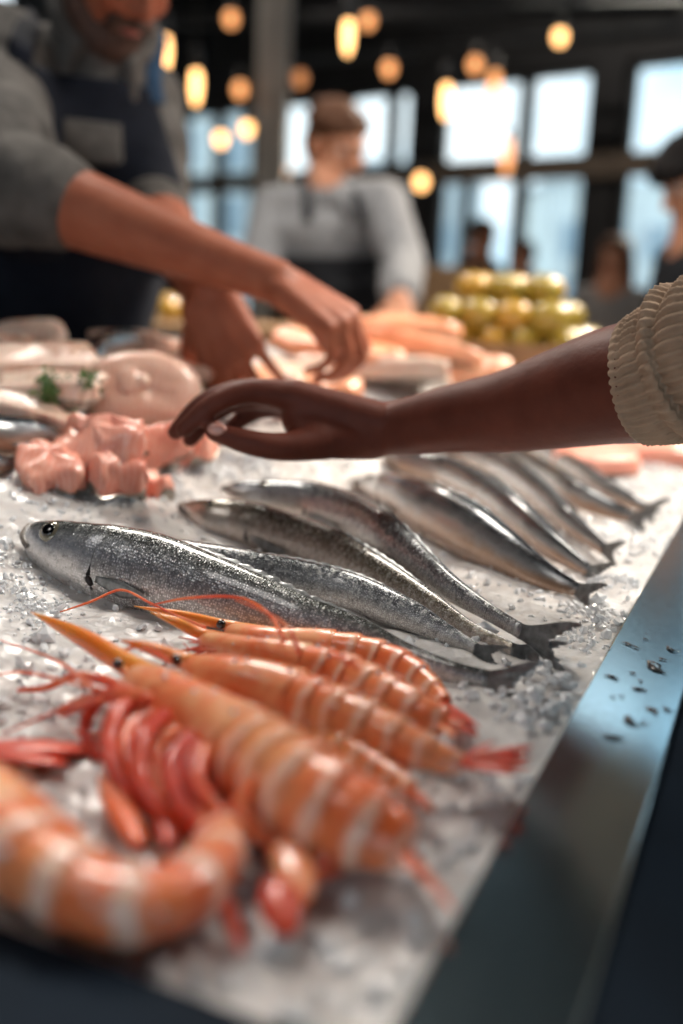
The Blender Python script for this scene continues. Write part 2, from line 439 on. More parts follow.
# ------------------------------------------------------------------ counter
ctr = empty('display_counter', UVW(CW / 2, CL / 2, 0), 'long fish display counter with blue-grey steel rim and dark front panel', 'counter')
cf = lambda p: UVW(p.x, p.y, p.z)
RW, RZ = 0.054, ICE + 0.004
mb = MB()
def rimbar(mb, a, b):   # a,b = (u0,v0),(u1,v1)
    box(mb, (a[0], a[1], RZ - 0.03), (b[0], b[1], RZ), cf)
rimbar(mb, (-RW, -RW), (0, CL + RW)); bevel(mb.build('rim', M['steel'], ctr, False), 0.0012, 2)
mb = MB()
pts_ = [(-RW + .001, RZ - .003), (-RW - .13, RZ - .058), (-RW - .13, RZ - .075), (-RW + .001, RZ - .03)]
vs_ = [cf(V((a, b, z))) for b in (-RW, CL + RW) for a, z in pts_]
mb.add(vs_, [(0, 1, 2, 3), (7, 6, 5, 4)] + [(i, 4 + i, 4 + (i + 1) % 4, (i + 1) % 4) for i in range(4)]); bevel(mb.build('sloped_edge', M['slope'], ctr, False), .004)
mb = MB(); rimbar(mb, (0, -RW), (CW, 0)); bevel(mb.build('rim', M['slope'], ctr, False), 0.006, 3)
mb = MB(); rimbar(mb, (CW, -RW), (CW + RW, CL + RW)); bevel(mb.build('rim', M['steel'], ctr, False), 0.006, 3)
mb = MB(); rimbar(mb, (0, CL), (CW, CL + RW)); bevel(mb.build('rim', M['steel'], ctr, False), 0.006, 3)
mb = MB(); box(mb, (0.002, 0.002, ICE - 0.14), (CW - 0.002, CL - 0.002, ICE - 0.10), cf); mb.build('tray', M['steel'], ctr, False)
for nm, a, b in (('front_panel', (-RW + .012, -RW + .012), (-RW + .03, CL + RW - .012)), ('back_panel', (CW + RW - .03, -RW + .012), (CW + RW - .012, CL + RW - .012)),
                 ('end_panel', (-RW + .03, -RW + .012), (CW + RW - .03, -RW + .03)), ('end_panel', (-RW + .03, CL + RW - .03), (CW + RW - .03, CL + RW - .012))):
    mb = MB(); box(mb, (a[0], a[1], 0.10), (b[0], b[1], RZ - 0.03), cf); bevel(mb.build(nm, M['panel'], ctr, False), 0.003)
mb = MB(); box(mb, (-RW + .05, -RW + .05, 0.0), (CW + RW - .05, CL + RW - .05, 0.10), cf); mb.build('plinth', M['dark_metal'], ctr, False)

# ice bed
def ice_h(u, v):
    p = UVW(u, v, 0); z = icez(p.x, p.y)
    q = V((p.x, p.y, 0))
    z += 0.006 * noise.noise(q * 14) + 0.0030 * noise.noise(q * 50 + V((3, 1, 0))) + 0.0012 * noise.noise(q * 150) + 0.0009 * noise.noise(q * 330)
    return z
mb = MB(); nu_, nv_ = 230, 560
vmap = [CL * (0.35 * (j / nv_) + 0.65 * (j / nv_) ** 2) for j in range(nv_ + 1)]
vs = []
for j in range(nv_ + 1):
    v = min(max(vmap[j], 0.001), CL - 0.001)
    for i in range(nu_ + 1):
        u = min(max(CW * i / nu_, 0.001), CW - 0.001)
        vs.append(UVW(u, v, ice_h(u, v)))
fs = [(j * (nu_ + 1) + i, j * (nu_ + 1) + i + 1, (j + 1) * (nu_ + 1) + i + 1, (j + 1) * (nu_ + 1) + i) for j in range(nv_) for i in range(nu_)]
fs = [f[::-1] for f in fs] if (V(vs[1]) - V(vs[0])).cross(V(vs[nu_ + 1]) - V(vs[0])).z < 0 else fs
# closed skirt and underside
base = len(vs)
edge = [i for i in range(nu_ + 1)] + [(j * (nu_ + 1) + nu_) for j in range(1, nv_ + 1)] + [(nv_ * (nu_ + 1) + i) for i in range(nu_ - 1, -1, -1)] + [j * (nu_ + 1) for j in range(nv_ - 1, 0, -1)]
for e in edge: vs.append(V((vs[e].x, vs[e].y, ICE - 0.10)))
for k in range(len(edge)):
    k2 = (k + 1) % len(edge); fs.append((edge[k], edge[k2], base + k2, base + k))
fs.append(tuple(base + k for k in range(len(edge))))
mb.add(vs, fs)
tag(mb.build('crushed_ice_bed', M['ice']), 'bed of crushed white ice filling the steel display counter', 'ice', kind='stuff')
# loose crystals
def chunk(mb, c, r, rnd):
    ax = V((rnd.uniform(-1, 1), rnd.uniform(-1, 1), rnd.uniform(-1, 1))).normalized()
    R = Matrix.Rotation(rnd.uniform(0, 6.28), 3, ax)
    t_ = (1 + 5 ** .5) / 2
    base = [(-1, t_, 0), (1, t_, 0), (-1, -t_, 0), (1, -t_, 0), (0, -1, t_), (0, 1, t_), (0, -1, -t_), (0, 1, -t_), (t_, 0, -1), (t_, 0, 1), (-t_, 0, -1), (-t_, 0, 1)]
    s = V((rnd.uniform(.6, 1.3), rnd.uniform(.5, 1.0), rnd.uniform(.35, .8)))
    vs = [c + R @ V((x * s.x, y * s.y, z * s.z)) * (r / 1.9 * rnd.uniform(.75, 1.2)) for x, y, z in base]
    mb.add(vs, [(0, 11, 5), (0, 5, 1), (0, 1, 7), (0, 7, 10), (0, 10, 11), (1, 5, 9), (5, 11, 4), (11, 10, 2), (10, 7, 6), (7, 1, 8), (3, 9, 4), (3, 4, 2), (3, 2, 6), (3, 6, 8), (3, 8, 9), (4, 9, 5), (2, 4, 11), (6, 2, 10), (8, 6, 7), (9, 8, 1)])
mb = MB(); rnd = random.Random(5); CS = .72
for _ in range(6000):
    u = rnd.uniform(0.004, CW - .01); v = 0.005 + (CL - .02) * rnd.random() ** 1.7
    p = UVW(u, v, 0)
    if noise.noise(V((p.x * 16, p.y * 16, 4))) < rnd.uniform(-.5, .2): continue
    r = rnd.choice([.0018, .0025, .003, .004, .0055]) * rnd.uniform(.8, 1.2)
    if rnd.random() < .03: r = rnd.uniform(.006, .010)
    chunk(mb, UVW(u, v, ice_h(u, v) + r * .25), r, rnd)
# piled clumps (px, py, count, spread, size)
for px, py, n_, sp_, sz in ((20, 600, 150, .022, .0032), (10, 570, 110, .022, .003), (40, 610, 90, .012, .0025), (205, 470, 150, .02, .0045), (250, 468, 150, .025, .005), (150, 470, 70, .016, .004), (560, 690, 70, .02, .005),
                            (600, 620, 110, .022, .005), (610, 590, 90, .025, .005), (630, 545, 90, .03, .006), (540, 715, 50, .014, .006), (430, 830, 60, .02, .004), (470, 780, 60, .02, .004), (660, 490, 120, .04, .006), (640, 470, 100, .04, .006), (350, 400, 120, .06, .007), (60, 470, 80, .03, .004), (110, 500, 90, .018, .004), (165, 488, 100, .015, .0045), (60, 494, 70, .02, .004), (570, 640, 60, .015, .004)):
    c = I(px, py)
    for _ in range(n_):
        q = V((c.x + rnd.gauss(0, sp_), c.y + rnd.gauss(0, sp_), 0)); uu, vv = uv_of(q)
        if not (0.004 < uu < CW - .005 and .005 < vv < CL - .01): continue
        d_ = ((q.x - c.x) ** 2 + (q.y - c.y) ** 2) ** .5
        chunk(mb, V((q.x, q.y, ice_h(uu, vv) + max(0, sz * 2.2 - d_ * .25) * rnd.random())), sz * CS * rnd.uniform(.4, 1.3), rnd)
tag(mb.build('loose_ice_crystals', M['crystal'], None, False), 'clear loose ice crystals scattered over the crushed ice bed', 'ice', kind='stuff')

# ------------------------------------------------------------------ fish
def lift_path(ctrl, emb=0.75, lift=0.0):
    """(px,py,hpx[,extra]) -> world centres + radii, resting on the ice"""
    out = []
    for c in ctrl:
        px, py, h = c[:3]; ex = c[3] if len(c) > 3 else 0
        p = I(px, py, 0.01)
        for _ in range(3):
            r = h * depth(p) / F
            p = I(px, py, max(0.004, r * emb) + lift + ex)
        out.append((*p, h * depth(p) / F))
    return out
def fish(name, label, ctrl, mat, group, dors=(0, .45, .9), tail=None, emb=0.75, lift=0.0, wid=0.58, eye_s=0.09, eye_a=52, eye_r=0.2, tail_len=0.05, tail_spread=0.5, detail=False):
    cp = lift_path(ctrl, emb, lift)
    n = 110 if detail else 64
    q = catmull(cp, n); cs = [V(x[:3]) for x in q]; ra = [max(0.0008, x[3]) for x in q]
    dv = V(dors).normalized(); fr = frames(cs, [dv] * n)
    rb = [r * wid * (1.0 - 0.35 * ss(.75, 1.0, i / (n - 1))) for i, r in enumerate(ra)]
    def mult(s, a):
        m = 1.0
        g = 0.205 + 0.03 * math.cos(a) ** 2          # gill cover edge
        w = abs(math.sin(a))
        m += 0.085 * w * (ss(g - .10, g - .005, s) - ss(g - .004, g + .008, s))
        pe = 0.15 + .02 * math.cos(a)                 # inner cheek line
        m += 0.05 * w * (ss(pe - .04, pe - .004, s) - ss(pe - .003, pe + .006, s))
        return m
    root = empty(name, cs[n // 2] - V((0, 0, ra[n // 2])), label, 'fish', group)
    mb = MB(); sweep(mb, cs, ra, rb, fr, 48 if detail else 32, mult)
    mb.build('body', mat, root)
    def surf(s, a, off=0.0):
        i = min(n - 1, max(0, int(round(s * (n - 1))))); T, N, B = fr[i]; a = math.radians(a); k = mult(s, a)
        nrm = (N * (math.cos(a) / ra[i]) + B * (math.sin(a) / rb[i])).normalized()
        return cs[i] + N * (ra[i] * math.cos(a) * k) + B * (rb[i] * math.sin(a) * k) + nrm * off, nrm, T
    hmax = max(ra)
    for sg in (1, -1):
        p, nr_, T = surf(eye_s, sg * eye_a)
        Rm = Matrix((T, nr_.cross(T).normalized(), nr_)).transposed()
        re = eye_r * hmax
        mb = MB(); ell(mb, p - nr_ * re * .12, (re, re, re * .42), Rm); e = mb.build('eye', M['fish_eye'], root)
        mb = MB(); ell(mb, p + nr_ * re * .13, (re * .66, re * .66, re * .27), Rm); mb.build('pupil', M['pupil'], e)
        # mouth / upper jaw bone
        mb = MB(); pts = [surf(s_, sg * a_, -0.0002)[0] for s_, a_ in ((0.003, 25), (.012, 66), (.034, 92), (.062, 108))]
        tube(mb, pts, [hmax * .05, hmax * .09, hmax * .12, hmax * .07], 8, 14, flat=.6); mb.build('jaw', M['lip'], root)
        mb = MB(); pts = [surf(s_, sg * a_, 0)[0] for s_, a_ in ((.002, 75), (.010, 98), (.030, 110), (.056, 119))]
        tube(mb, pts, [hmax * .06, hmax * .07, hmax * .06, hmax * .02], 6, 12); mb.build('mouth_slit', M['gill'], root)
        # pectoral fin, folded back
        a0, _, T = surf(.235, sg * 118, .0005); a1, nn, _ = surf(.30, sg * 122, .002); a2, _, _ = surf(.36, sg * 118, .004)
        mb = MB(); tube(mb, [a0, (a0 + a1) / 2, a1, a2], [hmax * .08, hmax * .16, hmax * .2, hmax * .05], 10, 12, up=nn, flat=.15)
        mb.build('pectoral_fin', M['fin'], root)
    for sg in (1, -1):   # cheek plate edge
        mb = MB(); pts = [surf(.150 + .02 * math.cos(math.radians(a_ * 1.4 - 60)), sg * a_, -.0003)[0] for a_ in range(50, 135, 12)]
        tube(mb, pts, [hmax * .012] * len(pts), 6, 20); mb.build('cheek_plate', M['fin'], root)
    # gill opening
    mb = MB(); pts = [surf(.222 + .01 * math.cos(math.radians(a_)) ** 2, a_, -.0004)[0] for a_ in range(60, 150, 10)]
    tube(mb, pts, [hmax * .018] * 5 + [hmax * .05, hmax * .09, hmax * .08, hmax * .02][:len(pts) - 5], 6, 20); mb.build('gill_slit', M['gill'], root)
    # dorsal fin: low folded membrane with spines
    mb = MB(); i0, i1 = int(.36 * n), int(.80 * n); vs = []; fs = []
    for i in range(i0, i1):
        T, N, B = fr[i]; s_ = (i - i0) / (i1 - i0); hh = hmax * .20 * math.sin(PI * min(1, s_ * 1.1 + .02)) ** .6 * (0.75 + .25 * math.cos(i * 1.9))
        c0 = cs[i] + N * ra[i] * .96; tip = c0 + (N * .55 + T * .75 - B * .1) * hh
        vs += [c0 + B * .0011, tip + B * .0004, tip - B * .0004, c0 - B * .0011]
    for j in range(i1 - i0 - 1):
        a = j * 4; b = a + 4
        for k in range(3): fs.append((a + k, a + k + 1, b + k + 1, b + k))
    mb.add(vs, fs); mb.build('dorsal_fin', M['fin'], root)
    # tail fin
    T, N, B = fr[-1]; c0 = cs[-1] - T * .002; mb = MB(); vs = []; fs = []
    tl = V(T)
    if tail is not None:
        tp = I(tail[0], tail[1], 0.006 + lift); tl = (tp - c0); tail_len = tl.length; tl.normalize(); N = (N - tl * N.dot(tl)).normalized(); B = tl.cross(N)
    na, nl = 25, 10
    for side in (1, -1):
        for i in range(na):
            a = -1 + 2 * i / (na - 1); L = tail_len * (.52 + .5 * abs(a) ** 1.2) * (1 + .05 * math.sin(i * 2.3))
            for j in range(nl):
                r = j / (nl - 1)
                base_h = ra[-1] * .95
                off = a * (base_h + (tail_spread * tail_len - base_h) * ss(0, 1, r) * (1.0))
                th = (.0016 * (1 - .7 * r) + .0006 * math.cos(a * 38)) * side
                vs.append(c0 + tl * (L * r) + N * off + B * th)
    for sd in range(2):
        o = sd * na * nl
        for i in range(na - 1):
            for j in range(nl - 1):
                f = (o + i * nl + j, o + i * nl + j + 1, o + (i + 1) * nl + j + 1, o + (i + 1) * nl + j)
                fs.append(f if sd == 0 else f[::-1])
    for i in range(na - 1): fs.append((i * nl + nl - 1, na * nl + i * nl + nl - 1, na * nl + (i + 1) * nl + nl - 1, (i + 1) * nl + nl - 1))
    mb.add(vs, fs); mb.build('tail_fin', M['fin'], root)
    return root
FG = 'whole silver fish laid in a row on the ice'
fish('sea_bass', 'large speckled dark-backed sea bass nearest the camera, right behind the prawns', [(30, 534, 11), (37, 540, 20), (55, 547, 28), (85, 557, 35), (115, 565, 40), (150, 574, 42), (200, 590, 39), (241, 603, 35), (300, 623, 28), (355, 638, 22), (404, 656, 14), (455, 673, 11), (488, 680, 10)],
     M['bass'], FG, (0, .42, .9), tail=(540, 691), eye_s=.098, eye_a=60, eye_r=.29, tail_spread=.5, detail=True)
fish('silver_fish', 'blue-grey silver fish lying close against the back of the front sea bass', [(105, 552, 6), (125, 556, 20), (160, 563, 26), (240, 575, 27), (340, 590, 21), (405, 614, 17), (450, 636, 10), (478, 650, 6)],
     M['silver'], FG, (0, .45, .9), tail=(505, 660), tail_spread=.3, detail=True)
fish('silver_fish', 'brownish fish with a pale pointed snout facing left, third from the camera', [(179, 506, 3), (190, 510, 10), (210, 516, 18), (235, 521, 22), (275, 534, 25), (325, 551, 25), (380, 578, 21), (430, 606, 15), (470, 630, 9), (515, 650, 6)],
     M['brown'], FG, (0, .45, .9), tail=(563, 664), tail_spread=.35, eye_s=.10, eye_a=50, eye_r=.2, detail=True)
fish('silver_fish', 'olive-backed curved fish overlying the brown pointed-snout fish, broad tail near the rim', [(222, 489, 3), (240, 492, 12), (275, 497, 18), (310, 503, 22), (350, 517, 24), (390, 541, 24), (425, 568, 18), (455, 591, 13), (490, 613, 9), (522, 632, 8)],
     M['silver'], FG, (0, .5, .87), tail=(576, 652), lift=.012, tail_spread=.36)
RG = 'dark shiny fish behind the reaching hand'
for nm, lb, ct, tl, lf in (
    ('mackerel', 'dark fish with copper belly, nearest of the shiny row under the forearm', [(352, 482, 3), (368, 486, 12), (395, 496, 23), (430, 512, 29), (470, 532, 29), (505, 553, 23), (535, 571, 16), (562, 584, 10), (580, 590, 7)], (600, 600), 0),
    ('mackerel', 'dark shiny fish second in the row under the forearm', [(385, 456, 5), (405, 462, 13), (440, 473, 20), (480, 492, 22), (515, 517, 20), (548, 543, 15), (575, 562, 9), (590, 571, 6)], (608, 580), .003),
    ('mackerel', 'dark shiny fish third in the row under the forearm', [(440, 450, 6), (465, 457, 14), (500, 470, 19), (540, 497, 17), (570, 523, 13), (593, 541, 8), (604, 549, 6)], (622, 556), .005),
    ('mackerel', 'dark shiny fish fourth in the row under the forearm', [(478, 446, 6), (505, 455, 13), (545, 475, 14), (582, 497, 13), (612, 510, 9), (632, 517, 6)], (655, 524), .004),
    ('mackerel', 'dark shiny fish farthest back in the row, tail nearly at the steel rim', [(520, 444, 6), (540, 452, 11), (572, 468, 12), (605, 488, 10), (632, 502, 7), (645, 508, 5)], (664, 516), .004)):
    fish(nm, lb, ct, M['mackerel'], RG, (0.1, .5, .87), tail=tl, lift=lf, tail_spread=.4)
fish('dark_fish', 'black fish with silver gleam at the left edge beside the parsley', [(66, 446, 4), (55, 440, 12), (35, 437, 18), (0, 436, 22), (-50, 432, 22), (-110, 426, 14), (-150, 420, 6)], M['mackerel'], 'dark fish at the left of the ice', (0, .5, .87), tail_len=.06)
fish('dark_fish', 'small dark fish low at the left edge, below the black fish', [(22, 462, 3), (10, 464, 8), (-20, 466, 14), (-70, 464, 15), (-130, 460, 8), (-160, 458, 5)], M['mackerel'], 'dark fish at the left of the ice', (0, .5, .87), tail_len=.05)
fish('dark_fish', 'black-skinned fish with bright white gleam between the pale fillets', [(66, 388, 4), (74, 380, 14), (88, 365, 20), (105, 352, 20), (135, 345, 14), (170, 342, 8), (190, 341, 5)], M['mackerel'], 'dark fish at the left of the ice', (0, .3, .95), lift=.01, tail_len=.04)

# ------------------------------------------------------------------ prawns
def lobe(mb, a, b, w, up, flat=.16):
    a, b = V(a), V(b); n = 14; cs = [a + (b - a) * (i / (n - 1)) for i in range(n)]
    rs = [max(.0004, w * (math.sin(PI * min(1, (.10 + .90 * i / (n - 1)))) ** .55 if i < n - 1 else .05)) for i in range(n)]
    fr = frames(cs, [up] * n); sweep(mb, cs, [r * flat for r in rs], rs, fr, 12)
FROST = []
M['shell_banded'] = prawn_mat('prawn_shell_banded', (0.80, 0.11, 0.025), (0.92, 0.32, 0.13), (0.97, 0.80, 0.68), bpos=.66, full=True)
def prawn(label, ctrl, dors, rost=None, cfrac=.42, emb=.8, lift=0, tail=None, tail_w=9, wid=.78, legs=True, ants=(), eyes=True, seed=1, leg_len=1.0, extra=None, tail_mat='red', center=None, upmix=.6, legpx=(), shell_mat='shell'):
    rn = random.Random(seed)
    cp = lift_path(ctrl, emb, lift); n = 97
    q = catmull(cp, n); cs = [V(x[:3]) for x in q]; ra = [max(.0015, x[3]) for x in q]
    if center:
        C = I(center[0], center[1], .02)
        dv = [((c - C) * V((1, 1, 0))).normalized() + V((0, 0, upmix)) if False else (V((c.x - C.x, c.y - C.y, 0)).normalized() + V((0, 0, upmix))) for c in cs]
    else: dv = [V(dors).normalized()] * n
    fr = frames(cs, dv); rb = [r * wid for r in ra]
    root = empty('prawn', cs[n // 2] - V((0, 0, ra[n // 2])), label, 'prawn', 'whole orange prawns heaped on the ice')
    ic = int(cfrac * (n - 1))
    # carapace, hind edge flared
    mb = MB(); cc = cs[:ic + 3]; m_ = len(cc)
    k = [1 + .05 * ss(.85, 1, i / (m_ - 1)) for i in range(m_)]
    sweep(mb, cc, [r * x for r, x in zip(ra, k)], [r * x for r, x in zip(rb, k)], fr[:m_], 30, lambda s, a: (.45 + .55 * min(1, s / .07) ** .5) * (1 + .06 * max(0, math.cos(a)) ** 12 + .02 * math.sin(s * 9 + a * 3) - .05 * math.exp(-((s - .42 - .12 * math.cos(a)) / .02) ** 2) - .03 * math.exp(-((abs(math.sin(a)) - .8) / .08) ** 2) * (s > .1)))
    car = mb.build('carapace', M['carapace'], root)
    # abdomen segments
    seg = 6; L = n - 1 - ic
    for g in range(seg):
        a = ic + int(L * g / seg); b = min(n - 1, ic + int(L * (g + 1) / seg) + 2)
        cc = cs[a:b + 1]; m_ = len(cc)
        # resample more finely
        sub = catmull([(*c, r, r2) for c, r, r2 in zip(cc, ra[a:b + 1], rb[a:b + 1])], 14)
        c2 = [V(x[:3]) for x in sub]; f2 = [fr[a + min(m_ - 1, int(round(i / 13 * (m_ - 1))))] for i in range(14)]
        f2 = frames(c2, [x[1] for x in f2])
        kk = [(.93 + .05 * ss(0, .35, i / 13) + .12 * ss(.25, .90, i / 13) - .07 * ss(.92, 1, i / 13)) for i in range(14)]
        mb = MB(); sweep(mb, c2, [x[3] * y for x, y in zip(sub, kk)], [x[4] * y for x, y in zip(sub, kk)], f2, 30,
                         lambda s, A: 1 + .05 * max(0, -math.cos(A)) ** 3 * math.sin(PI * s))
        mb.build('abdomen_segment', M[shell_mat], root)
    # tail fan
    T, N, B = fr[-1]; c0 = cs[-1]; dep = depth(c0)
    if tail:
        for k_, (tx, ty, tw) in enumerate(tail):
            e = I(tx, ty, .006 + lift + .002 * k_); mb = MB()
            w_ = tw * dep / F; sd = (k_ - len(tail) / 2)
            lobe(mb, c0 - T * ra[-1] * .6 + B * (.001 * sd), e, w_ * 1.5, (N + V((0, 0, .8))).normalized(), .32); mb.build('tail_lobe', M[tail_mat], root)
    else:
        for k_ in range(5):
            d_ = (T + B * (.28 * (k_ - 2)) + N * .05).normalized(); mb = MB()
            lobe(mb, c0 - T * ra[-1] * .3, c0 + d_ * ra[-1] * 3.4, ra[-1] * .7, N, .2); mb.build('tail_lobe', M[tail_mat], root)
    T, N, B = fr[0]; h = max(ra[:ic]); hc = cs[0]
    # rostrum with teeth
    if rost:
        tip = I(rost[0], rost[1], .016 + lift); mb = MB(); b0 = cs[int(ic * .55)] + fr[int(ic * .55)][1] * ra[int(ic * .55)] * .93; b1 = hc + N * ra[0] * .8
        tube(mb, [b0, b1, (b1 + tip) / 2 + N * h * .06, tip], [h * .06, h * .20, h * .17, h * .012], 10, 26, up=N, flat=1.7)
        for k_ in range(6):
            f_ = .25 + .12 * k_; p = b1 + (tip - b1) * (f_ - .2) + N * h * .13
            tube(mb, [p, p + (tip - b1).normalized() * h * .16 + N * h * .07], [h * .05, h * .008], 6)
        mb.build('rostrum', M['rostrum'], root)
    if eyes:
        for sg in (1, -1):
            e0 = hc + T * h * .10 + N * ra[0] * .25; e1 = hc + N * ra[0] * .55 + B * sg * (rb[0] * .9 + h * .14) - T * h * .10; mb = MB()
            tube(mb, [e0, e1], [h * .10, h * .10], 8); st = mb.build('eye_stalk', M['carapace'], root)
            mb = MB(); ell(mb, e1, (max(.0033, h * .16),) * 3); mb.build('eye', M['pupil'], st)
    # mouth appendages and antennal scales
    if legs:
        for k_ in range(7):
            mb = MB(); sg = 1 if k_ % 2 else -1; p0 = cs[int(ic * (.05 + .04 * k_))] - N * h * .45 + B * sg * h * .3
            p1 = p0 - T * h * (.7 + rn.random() * .5) - N * h * rn.uniform(.1, .6) + B * sg * h * .2
            p2 = p1 - T * h * (.5 + rn.random() * .6) + N * h * rn.uniform(-.3, .3)
            for p in (p1, p2): p.z = max(p.z, icez(p.x, p.y) + .003)
            tube(mb, [p0, p1, p2], [h * .12, h * .08, h * .02], 7, 14); mb.build('mouth_limb', M['limb' if k_ % 3 else 'red'], root)
        for sg in (1, -1):
            p0 = hc - N * ra[0] * .2 + B * sg * rb[0] * .6; mb = MB()
            lobe(mb, p0 + T * h * .3, p0 - T * h * 1.3 - N * h * .1 + B * sg * h * .25, h * .2, N, .25); mb.build('antennal_scale', M['limb'], root)
        for sg in (1, -1):
            for k_ in range(5):
                i = int(ic * (.35 + .14 * k_)); Tq, Nq, Bq = fr[i]; r = ra[i]
                p0 = cs[i] - Nq * r * .8 + Bq * sg * r * .35; l_ = h * leg_len
                p1 = p0 - Nq * l_ * .75 + Bq * sg * l_ * .35 - Tq * l_ * .35
                p2 = p1 - Nq * l_ * .35 - Tq * l_ * (.7 + .2 * rn.random()) + Bq * sg * l_ * .1
                p3 = p2 - Tq * l_ * .5 + Nq * l_ * rn.uniform(-.2, .2)
                for p in (p1, p2, p3): p.z = max(p.z, icez(p.x, p.y) + .003)
                mb = MB(); tube(mb, [p0, (p0 + p1) / 2, p1, (p1 + p2) / 2, p2, p3], [h * .12, h * .13, h * .10, h * .09, h * .07, h * .03], 8, 22); mb.build('leg', M['red' if k_ % 2 else 'limb'], root)
        for g in range(5):
            for sg in (1, -1):
                i = ic + int(L * (g + .55) / seg); Tq, Nq, Bq = fr[i]; r = ra[i]
                p0 = cs[i] - Nq * r * .85 + Bq * sg * r * .3; p1 = p0 - Nq * r * .75 + Tq * r * .15 + Bq * sg * r * .15; p1.z = max(p1.z, icez(p1.x, p1.y) + .002)
                mb = MB(); lobe(mb, p0, p1, r * .3, Bq, .35); mb.build('pleopod', M['limb'], root)
    for k_ in range(26):   # clinging ice beads
        i = rn.randint(int(n * .15), n - 3); Tq, Nq, Bq = fr[i]; A = rn.gauss(.25, .55); kf = 1.05
        FROST.append((cs[i] + Nq * ra[i] * kf * math.cos(A) + Bq * rb[i] * kf * math.sin(A), rn.choice((.0009, .0013, .0018, .0024)) * (ra[i] / .022) ** .5))
    for pts_, r_, mt_ in legpx:
        pts = [I(*a) for a in pts_]; mb = MB(); rr_ = [r_ * depth(pts[0]) / F * x for x in ([.8, 1.0, .9, .75, .5, .25] + [.2] * 9)[:len(pts)]]
        tube(mb, pts, rr_, 10, 30); mb.build('leg', M[mt_], root)
    for path in ants:
        pts = [I(a[0], a[1], a[2] if len(a) > 2 else .01) for a in path]; mb = MB()
        tube(mb, pts, [.0016] + [.0010] * (len(pts) - 2) + [.0004], 6, 40); mb.build('antenna', M['limb'], root)
    if extra:
        for nm, a, b, w_, mt in extra:
            mb = MB(); pa, pb = I(*a), I(*b); lobe(mb, pa, pb, w_ * depth(pa) / F, V((0, -.3, 1)), .45); mb.build(nm, M[mt], root)
    return root
DN = (.3, .45, .85)
prawn('rearmost orange prawn of the heap, curled along the sea bass belly, dark red tail', [(226, 632, 9), (250, 638, 13), (285, 643, 15), (325, 646, 16), (372, 654, 16), (408, 669, 15), (432, 688, 11), (445, 703, 8)], DN, rost=(134, 606),
      tail=[(478, 737, 5), (472, 736, 4), (480, 728, 4), (466, 733, 4)], lift=.004, ants=[[(205, 628, .02), (175, 615, .02), (150, 603, .02), (120, 590, .02), (90, 602, .012), (60, 612, .006)], [(285, 640, .035), (265, 610, .04), (240, 598, .045), (190, 598, .035), (150, 605, .02)]], seed=1)
prawn('orange prawn nested under the curve of the rearmost prawn, tail tucked in', [(200, 640, 8), (245, 650, 14), (295, 660, 18), (345, 674, 20), (392, 698, 21), (425, 714, 18), (446, 723, 13)], DN, rost=(150, 612),
      tail=[(462, 732, 6), (455, 738, 5), (466, 724, 4)], lift=.012, tail_mat='shell', ants=[[(300, 655, .04), (290, 630, .05), (265, 612, .05), (235, 600, .045)], [(360, 668, .05), (330, 652, .055), (318, 636, .055)]], eyes=False, seed=2)
prawn('orange prawn in the middle of the heap, pointing its red tail at the steel rim', [(184, 671, 13), (200, 673, 18), (228, 679, 23), (275, 690, 25), (320, 706, 26), (370, 728, 25), (410, 746, 20), (442, 759, 14), (462, 764, 10)], DN, rost=(120, 640),
      tail=[(534, 746, 8), (533, 757, 9), (530, 767, 9), (518, 774, 8), (495, 741, 5)], lift=.014, ants=[[(170, 662, .03), (150, 650, .03), (130, 648, .025), (110, 662, .02)]], seed=3)
prawn('thin red prawn mostly hidden between the middle prawn and the big front prawn', [(235, 706, 8), (270, 714, 11), (310, 728, 13), (350, 752, 14), (390, 776, 12), (412, 790, 9)], DN, tail=[(432, 812, 6), (428, 802, 5)], lift=.010, eyes=False, tail_mat='limb', seed=4)
